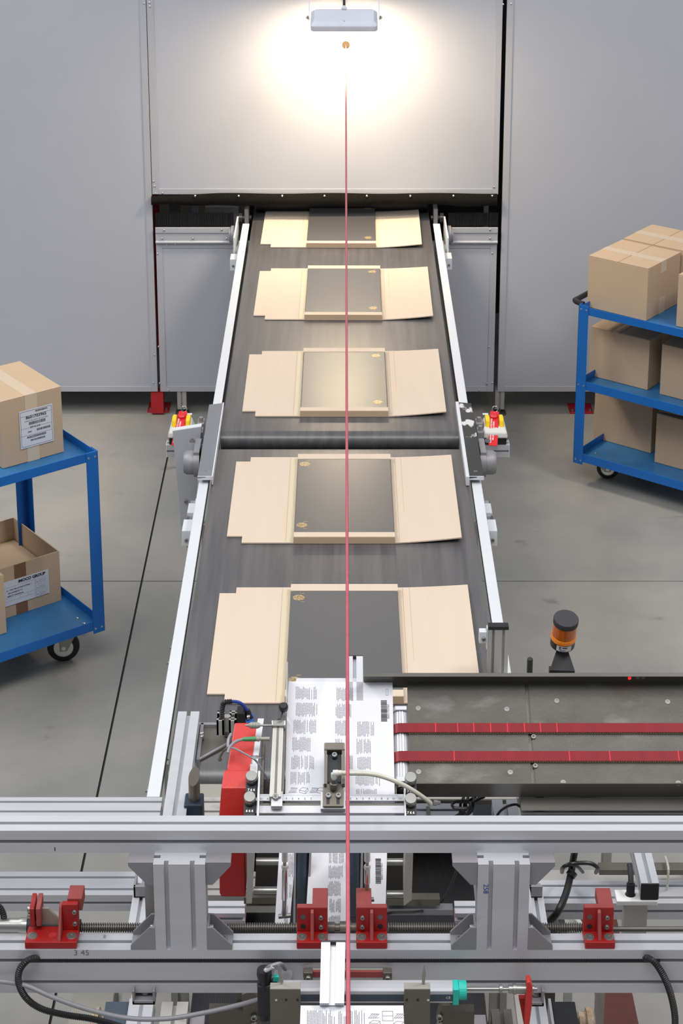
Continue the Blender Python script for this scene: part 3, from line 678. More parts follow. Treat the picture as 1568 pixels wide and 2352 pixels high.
text('lettering', 'ISTRUZ. PUL ANT CAS LOV DEC', .0065, 'inkd', a, T_(0, .0285))
text('lettering', '297 X 210', .0095, 'inkd', a, T_(-.006, .000 + .0025), bold=.0002)
text('lettering', '2000', .0075, 'inkd', a, T_(-.028, -.0135), bold=.0002)
text('lettering', 'A06250000000', .0125, 'inkd', a, T_(-.002, -.0335), bold=.0003)
barcode(a, fm, -.002, .046, .057, .0635, 34); barcode(a, fm, -.03, .036, .0125, .0235, 40); barcode(a, fm, 0, .054, -.016, -.0075, 36); barcode(a, fm, -.026, .032, -.05, -.043, 36)
c2 = PZ(141, 1379, .172)
a = carton('cardboard_carton', 'open carton with a white sender label on the left cart bottom tray', (c2.x, c2.y), .173, .276, .36, .205, RZ, -1, GL, flaps='open')
fm = front(a, -.150, .098)
obj('label', MB(fm).box(-.10, .10, -.05, .05, 0, .0006), 'paper', a)
T_ = lambda x, y: fm @ Matrix.Translation((x, y, .001))
text('lettering', 'iMOCO GROUP', .016, 'inkd', a, T_(.030, .037), bold=.0008)
for s_, x, y, sz in (('A - VIA DELLE INDUSTRIE, 1', -.024, .012, .0085), ('SALGAREDA TV', -.040, .000, .0085), ('8086 ET100x200mm', -.040, -.012, .0080)): text('lettering', s_, sz, 'inkd', a, T_(x, y), bold=.0002)
b = MB(fm)
for x0, x1, y0, y1 in ((-.1, .042, .024, .0246), (-.1, .042, -.0185, -.018), (-.1, .042, -.032, -.0315), (.042, .0426, -.046, .03), (-.02, -.0194, -.032, -.018), (.012, .0126, -.032, -.018)): b.box(x0, x1, y0, y1, .0006, .0009)
for y in (.012, -.014, -.040):
    b.box(.046, .094, y + .0115, y + .012, .0006, .0009).box(.046, .094, y - .0085, y - .008, .0006, .0009).box(.046, .0465, y - .008, y + .0115, .0006, .0009).box(.0935, .094, y - .008, y + .0115, .0006, .0009)
    for i in range(4): b.box(.058, .090 - .004 * (i % 2), y + .006 - i * .0035, y + .0066 - i * .0035, .0006, .0009)
    b.lathe((.052, y, .0006), (.052, y, .0009), [(0, .0035), (1, .0035)], 3)
obj('label_lines', b, 'ink', a, kind='stuff')
c3 = PZ(16, 1454, .172)
carton('cardboard_carton', 'plain carton at the left picture edge, bottom tray of the left cart', (c3.x, c3.y), .173, .30, .3, .235, RZ, -1, GL, tape=False)
# right cart
GR = 'cartons on the right cart'
def rc(px, py, z, lb, w_, d, h, rot=0, **k):
    p = PZ(px, py, z); return carton('cardboard_carton', lb, (p.x, p.y), z, w_, d, h, -RZ + rot, 1, GR, **k)
rc(1347.5, 705, .815, 'large taped carton at the front left corner of the right cart top tray', .295, .285, .24, R(-1), tapedir='x')
p = PZ(1347.5, 705, .815); o2 = V3((p.x, p.y, 0)) + V3((.6, .8, 0)) * .292 + V3((.8, -.6, 0)) * .01
carton('cardboard_carton', 'taped carton behind the front left one, right cart top tray', (o2.x, o2.y), .815, .30, .26, .245, -RZ, 1, GR, tapedir='x')
rc(1551.5, 749, .815, 'plain carton at the right picture edge, right cart top tray', .3, .3, .235, tape=False)
rc(1352, 862, .465, 'carton in the left corner of the right cart middle tray', .295, .29, .235, tapedir='x')
rc(1514, 905, .465, 'carton cut by the right picture edge, right cart middle tray', .3, .3, .235, tape=False)
rc(1362, 1005, .12, 'carton set back on the left of the right cart bottom tray', .295, .27, .25, tape=False)
k = rc(1502, 1061, .12, 'carton with a raised dark flap at the front of the right cart bottom tray', .3, .24, .235, tape=False)
obj('raised_flap', MB(WM[k] @ Matrix.Translation((.0, .0, .237)) @ Matrix.Rotation(R(-3), 4, 'Y')).box(.0, .3, .02, .16, 0, .004), 'brownin', k, label='dark inside face of the lifted flap')

# ================================================================== FEEDER MACHINE at the near end
def vb(pl, pr, pt, pb, y, d, mb=None):       # box with its front face in the plane Y=y
    a, b = PY(pl, pb, y), PY(pr, pt, y); return (mb or MB()).box(a.x, b.x, y, y + d, a.z, b.z)
def hb(pl, pr, pf, pn, z, th, mb=None):      # box with its top in the plane Z=z
    a, b = PZ(pl, pn, z), PZ(pr, pn, z); c = PZ(pl, pf, z); return (mb or MB()).box(a.x, b.x, a.y, c.y, z - th, z)
def tb(pl, pr, pt, pb, n, th, mb=None):      # box in the tilted feeder plane
    a, b = TL(pl, pb, n), TL(pr, pb, n); c = TL(pl, pt, n); return (mb or MB(TM)).box(a.x, b.x, a.y, c.y, n - th, n)
def TW(px, py, n=0): return TM @ TL(px, py, n)
def pr_(name, par, x0, x1, y0, y1, z0, z1, ax='X', m='alu', **k):
    return obj(name, prof(MB(), x0, x1, y0, y1, z0, z1, ax), m, par, **k)
mf = thing('machine_frame', 'slotted aluminium frame spanning the whole front of the feeder', 'frame', (0, 2.95, 0))
AY, BY = 2.948, 2.915
pr_('upper_beam', mf, -1.05, 1.05, AY, AY + .045, 1.675, 1.72)
lb = pr_('lower_beam', mf, -1.05, 1.05, BY, BY + .045, 1.41, 1.50)
for x in (-1.05, 1.005): pr_('leg', mf, x, x + .045, BY, BY + .045, 0, 1.41, 'Z'); pr_('leg', mf, x, x + .045, BY, BY + .045, 1.5, 1.675, 'Z')
obj('slot_hose', MB().tube([(-.565, BY + .002, 1.4775), (.555, BY + .002, 1.4775)], .0042, 8, rad=(.004, .3)), 'black', lb)
def gusset(par, x, y, z, sx, name='corner_bracket'):     # die-cast corner: upright on the post side, foot on the beam
    w_, h = .044, .046
    b = MB()
    for y0, y1 in ((y, y + .004), (y + .037, y + .041)): b.prism([(x, z), (x + sx * w_, z), (x + sx * w_, z + .009), (x + sx * .010, z + h), (x, z + h)], y0, y1, 'y')
    b.box(x, x + sx * w_, y + .004, y + .037, z, z + .004).box(x, x + sx * .004, y + .004, y + .037, z, z + h)
    g = obj(name, b, 'dieca', par, bevel=.0008)
    screw(g, (x + sx * .028, y + .0205, z + .004), (0, 0, 1), .95); screw(g, (x + sx * .004, y + .0205, z + .030), (sx, 0, 0), .95)
def gplate(par, x, sx, zt):
    b = MB(); b.prism([(x, zt), (x + sx * .044, zt), (x + sx * .044, zt - .008), (x + sx * .012, zt - .046), (x, zt - .046)], BY + .006, BY + .047, 'y')
    obj('corner_bracket', b, 'dieca', par, bevel=.0008)
for x0, x1 in ((PZ(358, 2180, 1.5).x, PZ(475, 2180, 1.5).x), (PZ(1093, 2180, 1.5).x, PZ(1211, 2180, 1.5).x)):
    pr_('post', mf, x0, x0 + .090, BY, BY + .045, 1.50, 1.675, 'Z')
    gusset(mf, x0, BY, 1.5, -1); gusset(mf, x0 + .090, BY, 1.5, 1); gplate(mf, x0, -1, 1.675); gplate(mf, x0 + .090, 1, 1.675)
text('pen_marks', '3 45', .016, 'pen', mf, Matrix.Translation(PY(187, 2189, BY - .0006)) @ Matrix.Rotation(R(90), 4, 'X'), bold=-.0001)
text('pen_marks', '258', .013, 'bluec', mf, basis(PY(1115, 2042, BY - .0006), (0, 0, 1), (1, 0, 0)), mir=True)
text('pen_marks', '397', .007, 'pen', mf, basis(PZ(241, 2151, 1.5006), (0, 1, 0), (-1, 0, 0)))
text('pen_marks', 'I', .010, 'inkd', mf, Matrix.Translation(PY(126, 1951, AY - .0006)) @ Matrix.Rotation(R(90), 4, 'X'), bold=.0003)

# lead screw
zs = 1.5025; ys = BY + .058
ls = thing('lead_screw', 'ribbed steel lead screw lying behind the lower beam', 'screw', (0, ys, zs))
def threads(x0, x1, r=.0085):
    n = int((x1 - x0) / .0041); P = []
    for i in range(n): P += [((i + .05) / n, r * .66), ((i + .3) / n, r), ((i + .62) / n, r), ((i + .88) / n, r * .66)]
    return MB().lathe((x0, ys, zs), (x1, ys, zs), P, 14)
xs = [PY(p, 2137, ys).x for p in (186, 683, 890, 1340, 752, 818)]
obj('threaded_rod', threads(xs[0], xs[1]), 'steeld', ls, smooth=True)
obj('threaded_rod', threads(xs[2], xs[3]), 'steeld', ls, smooth=True)
obj('coupling', MB().lathe((xs[4], ys, zs), (xs[5], ys, zs), [(0, .010), (.25, .010), (.26, .007), (.42, .007), (.43, .011), (.8, .011), (.81, .008), (1, .008)], 18), 'brown_steel', ls, smooth=True)
obj('smooth_rod', MB().cyl((xs[3], ys, zs - .003), (1.05, ys, zs - .003), .0045, 12), 'steeld', ls, smooth=True)
xm0, xm1 = PY(-60, 2130, ys).x, PY(64, 2130, ys).x
obj('end_bearing', MB().lathe((xs[0] - .095, ys, zs + .004), (xs[0], ys, zs + .004), [(0, .013), (.28, .013), (.29, .0125), (.62, .0125), (.63, .011), (1, .011)], 20), 'belt_side', ls, smooth=True)
mo = obj('motor_housing', MB().lathe((xs[0] - .25, ys, zs + .004), (xs[0] - .095, ys, zs + .004), [(0, .013), (.9, .013), (.93, .0145), (1, .0145)], 20), 'steel', ls, smooth=True, label='pale motor tube at the left end')

# red mounting brackets on the lower beam
def red_bracket(px0, px1, label, mirror=False, fork=False):
    xa = PZ(px0, 2181, 1.5).x; xb = PZ(px1, 2181, 1.5).x
    t = thing('mounting_bracket', label, 'bracket', ((xa + xb) / 2, BY, 1.5), group='red brackets on the lower beam')
    W = xb - xa; y0 = BY + .002; z = 1.5005
    ft = .0135; yd = .030
    obj('foot', MB().box(xa, xb, y0, y0 + .045, z, z + ft), 'redb', t, bevel=.0015)
    if not fork:
        H = .062
        obj('upright', MB().box(xa, xb, y0 + yd, y0 + yd + .012, z + ft, z + H), 'redb', t, bevel=.0012)
        xm = xa + W * .5; tx = (xm, xb) if not mirror else (xa, xm)
        obj('top_lug', MB().box(tx[0] - .000, tx[1], y0 + yd + .012, y0 + yd + .058, z + H - .020, z + H), 'redp', t, bevel=.0012)
        obj('top_lug', MB().box(xa + .0006, xb - .0006, y0 + yd + .0006, y0 + yd + .0114, z + H, z + H + .0006), 'redp', t)
        obj('rib', MB().prism([(y0 + yd, z + ft), (y0 + .004, z + ft), (y0 + .006, z + ft + .004), (y0 + yd - .006, z + H - .006), (y0 + yd, z + H - .002)], xm - .003, xm + .003, 'x'), 'redp', t, bevel=.001)
        for k, (fx, fz) in enumerate(((.2, .62), (.78, .62), (.2, .22), (.78, .22))):
            p = (xa + W * fx, y0 + yd, z + ft + (H - ft) * fz)
            if (k % 2 == 1) != mirror: screw(t, p, (0, -1, 0), .6)
            else: obj('hole', MB().cyl(p, (p[0], p[1] - .0005, p[2]), .005, 14), 'steeld' if k < 2 else 'black', t)
        for fx in (.17, .83): screw(t, (xa + W * fx, y0 + .015, z + ft), s=1.12, me=ME_FLAT)
    else:
        for fx in (.12, .88): screw(t, (xa + W * fx, y0 + .018, z + ft), s=1.12, me=ME_FLAT)
        obj('hole', MB().cyl((xa + W * .51, y0 + .020, z + ft), (xa + W * .51, y0 + .020, z + ft + .0005), .0075, 16), 'redfoot', t)
        # right tall bracket
        x1 = xa + W * .69
        obj('upright', MB().box(x1, xb, y0 + .034, y0 + .046, z + ft, z + .066), 'redb', t, bevel=.0012)
        obj('top_lug', MB().box(x1 + .008, xb + .006, y0 + .046, y0 + .085, z + .045, z + .070), 'redp', t, bevel=.0012)
        obj('rib', MB().prism([(y0 + .046, z + ft), (y0 + .002, z + ft), (y0 + .006, z + ft + .006), (y0 + .034, z + .062), (y0 + .046, z + .064)], x1 - .005, x1, 'x'), 'redp', t, bevel=.001)
        for zz in (.028, .052): screw(t, (x1 + .022, y0 + .034, z + zz), (0, -1, 0), .6)
        # left twin plates
        for dx in (.0, .011): obj('clamp_plate', MB().quad8([(xa + .006 + dx, y0 + .030, z + .024), (xa + .0145 + dx, y0 + .030, z + .024), (xa + .0145 + dx, y0 + .060, z + .024), (xa + .006 + dx, y0 + .060, z + .024)],
              [(xa + .006 + dx, y0 + .030, z + .060), (xa + .0145 + dx, y0 + .030, z + .060), (xa + .0145 + dx, y0 + .068, z + .066), (xa + .006 + dx, y0 + .068, z + .066)]), 'redp' if dx else 'redb', t, bevel=.0012)
        obj('web', MB().prism([(xa + .010, z + ft), (x1, z + ft), (xa + .036, z + .048), (xa + .020, z + .048)], y0 + .048, y0 + .054, 'y'), 'khaki', t, bevel=.001)
        for zz in (.036, .048): screw(t, (xa + .006, y0 + .045, z + zz), (-1, 0, 0), .9)
red_bracket(57, 176, 'wide dusty red bracket with twin clamp plates, leftmost on the beam', fork=True)
red_bracket(681, 752, 'red bracket just left of the middle, beside the pull cord', mirror=False)
red_bracket(818, 889, 'red bracket just right of the middle, beside the pull cord', mirror=True)
red_bracket(1343, 1412, 'red bracket on the right end of the lower beam')

# lower cross beams of the machine base
bs = thing('base_frame', 'low slotted aluminium base frame crossing behind the feeder posts', 'frame', (0, 4.1, 0))
yC0, yC1 = PZ(0, 2056, .8).y, PZ(0, 2002, .8).y
pr_('cross_beam', bs, -1.2, -.40, yC0, yC1, .755, .80)
yR = PZ(0, 2075, .8).y; pr_('cross_beam', bs, PZ(1190, 2040, .8).x, 1.25, yR, yR + .09, .755, .80)
obj('flat_bar', rbox(PZ(1190, 2040, .8).x, 1.25, yR + .09, yR + .135, .775, .797), 'alud', bs, bevel=.001)
pr_('cross_beam', bs, PZ(470, 2040, .8).x, PZ(620, 2040, .8).x, yC0, yC1, .755, .80, m='alud')
ZD = .985; yD0, yD1 = PZ(0, 1875, ZD).y, PZ(0, 1831, ZD).y
pr_('rear_beam', bs, -1.2, PZ(370, 1850, ZD).x, yD0, yD1, ZD - .045, ZD)
pr_('rear_beam', bs, PZ(450, 1850, ZD).x, PZ(640, 1850, ZD).x, yD0, yD1, ZD - .045, ZD, m='alud')
obj('end_plate', rbox(PZ(380, 1850, ZD).x, PZ(1190, 1850, ZD).x, yD1 + .002, yD1 + .065, ZD - .010, ZD - .006), 'khaki', bs)
for x in (-1.2, 1.205):
    pr_('leg', bs, x, x + .045, yC0, yC0 + .045, 0, .755, 'Z'); pr_('leg', bs, x, x + .045, yD0, yD0 + .045, 0, ZD - .045 if x < 0 else .74, 'Z')
pr_('side_beam', bs, -1.2, -1.155, yC1, yD0, .7, .745, 'Y'); pr_('side_beam', bs, 1.205, 1.25, yR + .14, yD0 + .3, .74, .785, 'Y')
# diagonal knuckle left and right of the posts
for pl, pr2, sx in ((306, 346, -1), (1210, 1246, 1)):
    b = MB(); z = .90
    y0 = PZ(0, 2128, z).y; y1 = PZ(0, 1985, z).y; xa, xb = PZ(pl, 2050, z).x, PZ(pr2, 2050, z).x
    k = pr_('side_beam', bs, min(xa, xb), max(xa, xb), y0, y1, z - .045, z, 'Y')
    yb = PZ(0, 2062, z).y
    obj('corner_bracket', MB().box(xa + .003, xb - .003, yb, yb + .008, z, z + .03).box(xa + .003, xa + .008, yb, yb + .05, z, z + .03).box(xa + .003, xb - .003, yb, yb + .05, z, z + .004), 'dieca', k, bevel=.001)
for pl, pr2 in ((473, 562), (1045, 1166)):
    z = .95; a, b_ = PZ(pl, 2098, z), PZ(pr2, 2098, z); y1 = PZ(0, 2071, z).y
    s_ = thing('stub_beam', 'short aluminium profile over a red plate, %s of the middle' % ('left' if pl < 800 else 'right'), 'beam', (a.x, a.y, z))
    pr_('profile', s_, a.x, b_.x, a.y, y1, z - .045 + .02, z, 'X', u=None) if False else obj('profile', prof(MB(), a.x, b_.x, a.y, a.y + .045, z - .03, z, 'X'), 'alu', s_)
    obj('red_plate', MB().box(a.x, b_.x, a.y + .002, a.y + .05, z - .043, z - .032).box(*((a.x, a.x + .04) if pl < 800 else (b_.x - .06, b_.x)), a.y - .055, a.y + .002, z - .043, z - .036), 'redp', s_)

# low ribbed belt and frames under the feeder
ub = thing('lower_belt', 'black ribbed belt running low under the feeder', 'conveyor', (0, 3.6, .7))
z = .70
xa, xb = PZ(440, 2300, z).x, PZ(1114, 2300, z).x
obj('belt', MB().prism(stadium(2.6, 5.0, z, .04), xa, xb, 'x'), 'ribbed', ub, smooth=True)
b = MB()
for i in range(150): x = xa + (xb - xa) * (i + .5) / 150; b.box(x - .0008, x + .0008, 2.65, 4.9, z, z + .0012)
obj('belt_ribs', b, 'belt_side', ub, kind='stuff')
for x in (xa + .02, xb - .02):
    for y in (2.8, 4.0): obj('leg', rbox(x - .02, x + .02, y, y + .04, 0, z - .082), 'steeld', ub)
def rail(name, label, pl, pr2, z, y0, y1, th, m, cat, profile=False, legs=True):
    a, b_ = PZ(pl, 2300, z), PZ(pr2, 2300, z)
    t = thing(name, label, cat, (a.x, y0, z))
    if profile: obj('profile', prof(MB(), a.x, b_.x, y0, y1, z - th, z, 'Y', sw=.009), m, t)
    else: obj('plate', rbox(a.x, b_.x, y0, y1, z - th, z), m, t, bevel=.002)
    if legs:
        for y in (y0 + .1, y1 - .15): obj('leg', rbox((a.x + b_.x) / 2 - min(.012, (b_.x - a.x) / 2), (a.x + b_.x) / 2 + min(.012, (b_.x - a.x) / 2), y, y + .03, 0, z - th), 'steeld', t)
    return t
t = rail('side_guard', 'slate blue side guard of the low belt, left of the left post', 243, 297, .66, 2.6, 3.82, .05, 'slate', 'guard')
a = PZ(298, 2300, .66); obj('edge_trim', rbox(a.x, a.x + .006, 2.6, 3.82, .60, .668), 'alu', t)
t = rail('side_guard', 'black side guard of the low belt, right of the right post', 1262, 1320, .66, 2.6, 3.82, .05, 'blackplate', 'guard')
a = PZ(1258, 2300, .66); obj('edge_trim', rbox(a.x, a.x + .006, 2.6, 3.82, .60, .668), 'alu', t)
rail('support_beam', 'aluminium support beam beside the slate blue guard', 300, 353, .76, 2.6, 3.72, .045, 'alu', 'beam', True)
rail('support_beam', 'worn aluminium support beam, second from the slate blue guard', 372, 433, .74, 2.6, 3.72, .045, 'alud', 'beam', True)
rail('support_bar', 'flat grey bar left of the low ribbed belt', 440, 474, .722, 2.6, 3.7, .02, 'dieca', 'bar', legs=False)
rail('support_bar', 'flat grey bar right of the low ribbed belt', 1078, 1112, .722, 2.6, 3.7, .02, 'dieca', 'bar', legs=False)
rail('support_beam', 'dull steel support beam right of the teal-capped cylinder', 1125, 1172, .72, 2.6, 3.72, .045, 'steeld', 'beam', True)
rail('support_bar', 'narrow pale bar under the cylinder rod', 1182, 1196, .78, 2.6, 3.7, .015, 'alud', 'bar')
rail('support_beam', 'aluminium support beam beside the black guard', 1208, 1252, .76, 2.6, 3.72, .045, 'alu', 'beam', True)
gbx = thing('sheet_metal_box', 'grey-green sheet metal box low at the left, behind the gray cable', 'box', tuple(PZ(190, 2300, .5)))
obj('body', hb(141, 240, 2235, 2420, .5, .45), 'khaki', gbx, bevel=.003)
obj('base_foot', hb(150, 232, 2245, 2400, .05, .05), 'khaki', gbx)
for px, lb in ((222, 'rusty clear roller cover left of the slate blue guard'), (1343, 'dirty grey roller cover right of the black guard')):
    a, b_ = PZ(px - 16, 2345, .62), PZ(px + 14, 2290, .62)
    t = thing('roller_cover', lb, 'cover', ((a.x + b_.x) / 2, a.y, .56))
    mxx = (a.x + b_.x) / 2
    obj('dome', MB().lathe((a.x, a.y + .02, .585), (b_.x, a.y + .02, .585), [(0, .028), (.12, .036), (.55, .036), (.56, .044), (.9, .046), (1, .04)], 20), 'rusty', t, smooth=True)
    obj('bracket', rbox(mxx - .01, mxx + .01, a.y, a.y + .04, 0, .57), 'steeld', t)
# angled brackets beside the ribbed belt
for sx, P, lb in ((-1, [(555, 2285), (580, 2275), (598, 2300), (590, 2352), (560, 2352)], 'left'), (1, [(1015, 2310), (1003, 2352), (1022, 2352), (1034, 2310)], 'right')):
    t = thing('pivot_bracket', 'dark cast pivot bracket under the papers, %s side' % lb, 'bracket', tuple(PY(P[0][0], P[0][1], 3.0)))
    q = [PY(px, py, 3.0) for px, py in P]; n_ = len(q)
    obj('arm', MB().prism([(v.x, v.z) for v in q], 3.0, 3.03, 'y'), 'brown_steel', t, bevel=.001)
    m_ = PY(583 if sx < 0 else 1009, 2335, 2.999); screw(t, m_, (0, -1, 0), .9); m_ = PY(583 if sx < 0 else 1009, 2350, 2.999); screw(t, m_, (0, -1, 0), .9)
    q = [PY(x, y, 3.02) for x, y in (((478, 2334), (600, 2352)) if sx < 0 else ((1020, 2336), (1090, 2352)))]
    obj('cross_bar', rbox(q[0].x, q[1].x, 3.035, 3.055, q[1].z - .05, q[0].z), 'brown_steel', t)
obj('strut', MB().quad8([PY(540, 2285, 3.05), PY(555, 2285, 3.05), PY(572, 2340, 3.05), PY(556, 2340, 3.05)], [PY(540, 2285, 3.06), PY(555, 2285, 3.06), PY(572, 2340, 3.06), PY(556, 2340, 3.06)]), 'brown_steel', t)

# ---------------- feeder table with red belts (tilted plane)
def tl(px, py, n=0): return TL(px, py, n)
ft = thing('feeder_table', 'dark scuffed steel feeder table sloping down toward the front frame', 'table', tuple(TW(1200, 1700, -.02)))
yT, yN = TL(1000, 1570, -.004).y, TL(1000, 1801, -.004).y
xL = TL(938, 1700, -.004).x; xG = TL(1218, 1700, -.004).x; xE = 1.0
obj('table_plate', MB(TM).box(xL, xG - .0035, yN, yT, -.008, -.004), 'table', ft, label='left dark table plate')
obj('table_plate', MB(TM).box(xG + .0035, xE, yN, yT, -.008, -.004), 'table', ft, label='right dark table plate')
obj('slot_bed', MB(TM).box(xG - .008, xG + .008, yN, yT, -.014, -.009), 'steeld', ft)
a = TL(835, 1558, 0); hl = .030
x0 = TL(835, 1545, hl).x
obj('rear_lip', MB(TM).box(x0, xE, yT, yT + .0025, -.02, hl), 'lip', ft, bevel=.001)
obj('rear_lip_fold', MB(TM).box(x0, xE, yT - .006, yT + .0025, hl, hl + .0015), 'lip', ft, bevel=.0005)
yn2 = yN
xf = TL(955, 1803, 0).x
obj('front_lip', MB(TM).box(xf, xE, yn2 - .0025, yn2, -.050, .002), 'lip', ft, bevel=.001)
obj('front_rail', MB(TM).box(TL(1195, 1850, -.05).x, xE, yn2 - .03, yn2 - .0025, -.053, -.050), 'lip', ft, bevel=.001)
zr = 1.535; yr0 = PZ(0, 1873, zr).y; yr1 = PZ(0, 1838, zr).y
for dy, r_ in ((.004, .004), (.022, .003), (.034, .003)):
    obj('front_rod', MB().cyl((PZ(1195, 1860, zr).x, yr0 + dy, zr + .003), (xE, yr0 + dy, zr + .003), r_, 10), 'steel', ft, smooth=True)
obj('front_tray', rbox(PZ(1195, 1860, zr).x, xE, yr0, yr1 + .03, zr - .003, zr), 'lip', ft)
for px, py in ((960, 1627), (961, 1773), (1163.5, 1629), (1171.5, 1774), (1278, 1610), (1293, 1797), (1532.7, 1612), (1557.5, 1799)):
    p = tl(px, py, -.004); inst('screw', ME_FLAT, ft, TM @ Matrix.Translation((p.x, p.y, -.004)) @ Matrix.Scale(.66, 4))
for px, py in ((1225, 1692), (1229, 1759)):
    p = tl(px, py, -.002); inst('screw', ME_CAP, ft, TM @ Matrix.Translation((p.x, p.y, -.006)) @ Matrix.Scale(.75, 4))
for px in (1466, 1478): inst('screw', ME_FLAT, ft, align(TM @ V3((TL(px, 1571, .015).x, yT, .016)), -TV, .5))
p = TM @ V3((TL(1446, 1569, .015).x, yT, .018)); obj('indicator', MB().cyl(p, p - TV * .003, .003, 12), 'led', ft, label='small glowing red indicator')
for x in (.77, .95):
    for y in (yN + .03, yT - .02): q = TM @ V3((x, y, -.01)); obj('leg', rbox(x - .015, x + .015, q.y - .015, q.y + .015, 0, q.z), 'steeld', ft) if y > yT - .1 else None
# clamp lever + plate below the table lip
q = PZ(1233, 1828, 1.56); 
lv = thing('clamp_lever', 'black clamping lever under the front lip of the feeder table', 'lever', tuple(q))
obj('hub', MB().lathe((q.x + .004, q.y - .002, q.z - .02), (q.x + .004, q.y - .002, q.z + .022), [(0, .009), (.2, .009), (.7, .010), (1, .009)], 16), 'black', lv, smooth=True)
obj('lever_arm', MB().tube([(q.x, q.y, q.z + .018), (q.x - .012, q.y + .001, q.z + .021), (q.x - .040, q.y + .003, q.z + .026)], .006, 10), 'black', lv, smooth=True)
obj('slide_plate', rbox(q.x - .016, xE, q.y - .02, q.y + .008, q.z - .027, q.z - .024), 'lip', lv, bevel=.001)
# two red belts around a grooved roller
xr = TL(921, 1700, 0).x; rr = .0165
ro = thing('grooved_roller', 'grooved aluminium roller at the left edge of the feeder table', 'roller', tuple(TW(921, 1700, -.02)))
y0, y1 = TL(921, 1782, 0).y, TL(921, 1632, 0).y
b = MB(TM); P = []; N = 20
poly = []
for i in range(N):
    a0 = 2 * math.pi * i / N
    for da, r_ in ((0, 1), (.55, 1), (.6, .88), (.95, .88)): a = a0 + da * 2 * math.pi / N; poly.append((xr + rr * r_ * math.cos(a), -.018 + rr * r_ * math.sin(a)))
b.prism(poly, y0, y1, 'y'); obj('roller_body', b, 'alu', ro)
for ya, yb in ((y0 - .012, y0 - .001), (y1 + .001, y1 + .010)):
    b = MB(TM); b.prism([(xr - .016, -.03), (xr - .017, -.01), (xr - .010, .001), (xr + .012, .001), (xr + .013, -.03)], ya, yb, 'y'); obj('bearing_block', b, 'alu', ro, bevel=.001)
b = MB(TM); b.cyl((xr + .0, y0 - .02, -.016), (xr, y0 - .012, -.016), .012, 20).cyl((xr, y0 - .022, -.016), (xr, y0 - .02, -.016), .006, 14); obj('shaft_end', b, 'steeld', ro, smooth=True)
for (pt, pb), lb in (((1661, 1682), 'far red toothed belt on the feeder table'), ((1725, 1748), 'near red toothed belt on the feeder table')):
    ya, yb = TL(1100, pb, .002).y, TL(1100, pt, .002).y
    t = thing('red_belt', lb, 'belt', tuple(TM @ V3((.4, ya, 0))), group='red feeder belts')
    P = []; ri, ro_ = rr + .001, rr + .004; n = 14
    for i in range(n + 1): a = R(90 + 180 * i / n); P.append((xr + ro_ * math.cos(a), -.018 + ro_ * math.sin(a)))
    Q = []
    for i in range(n + 1): a = R(270 - 180 * i / n); Q.append((xr + ri * math.cos(a), -.018 + ri * math.sin(a)))
    P[0] = (xE, ro_ - .018); P.insert(1, (xr, ro_ - .018)); P.append((xE, -.018 - ro_)); Q.insert(0, (xE, -.018 - ri)); Q.append((xE, ri - .018))
    obj('band', MB(TM).prism(P + Q, ya, yb, 'y'), 'redbelt', t, smooth=True)
    b = MB(TM); x = xL + .001; 
    while x < .72: b.box(x, x + .0016, ya - .0006, ya + .004, -.0035, .0004); x += .0031
    obj('teeth', b, 'teeth', t, kind='stuff')
    b = MB(TM)
    for px in ((1000, 1051, 1088, 1127, 1166, 1205, 1242, 1280) if pt < 1700 else (1040, 1303, 1395, 1552)): x = TL(px, 1700, .002).x; b.box(x, x + .0018, ya, yb, ro_ - .018, ro_ - .0178)
    obj('splice_mark', b, 'tagred', t, kind='stuff')

# ---------------- leaflets
def printed(par, mx, blocks, seed, m='ink', pitch=.0024, lw=.0009):
    random.seed(seed); b = MB(mx)
    for x0, x1, y0, y1 in blocks:      # lines run along y, stacked along x
        x = x0
        while x < x1:
            top = y1 - random.random() ** 3 * (y1 - y0) * .25; y = y0 + random.random() ** 2 * (y1 - y0) * .2
            if random.random() < .1: x += pitch * .8
            while y < top:
                L = random.uniform(.003, .009); ye = min(top, y + L); b.add([(x, y, .0004), (x + lw, y, .0004), (x + lw, ye, .0004), (x, ye, .0004)], [(0, 1, 2, 3)]); y = ye + .0008
            x += pitch
    obj('printed_text', b, m, par, kind='stuff')
lf = thing('leaflet_stack', 'tilted stack of printed instruction leaflets lying in the feeder', 'papers', tuple(TW(780, 1700)))
sx0, sx1 = -.112, .096; sy1 = TL(780, 1567, 0).y; sy0 = sy1 - .29
obj('sheets', MB(TM).box(sx0, sx1, sy0, sy1, -.020, -.0002), 'paperst', lf)
obj('top_sheet', MB(TM).add([(sx0, sy0, 0), (sx1, sy0, 0), (sx1, sy1, 0), (sx0, sy1 + .002, 0), (sx0, sy0, -.0004), (sx1, sy0, -.0004), (sx1, sy1, -.0004), (sx0, sy1 + .002, -.0004)], [(0, 1, 2, 3), (7, 6, 5, 4), (0, 4, 5, 1), (1, 5, 6, 2), (2, 6, 7, 3), (3, 7, 4, 0)]), 'paper', lf)
def rect(pl, pr2, pt, pb): a, b_ = TL(pl, pb), TL(pr2, pt); return (a.x, b_.x, a.y, b_.y)
cols = [(679, 728), (677, 727), (674, 726), (671, 712), (669, 721), (667, 710)]
rows = [(1577, 1607), (1614, 1646), (1653, 1686), (1693, 1727), (1735, 1767), (1773, 1802)]
blocks = [rect(c[0], c[1], r[0], r[1]) for c, r in zip(cols, rows)]
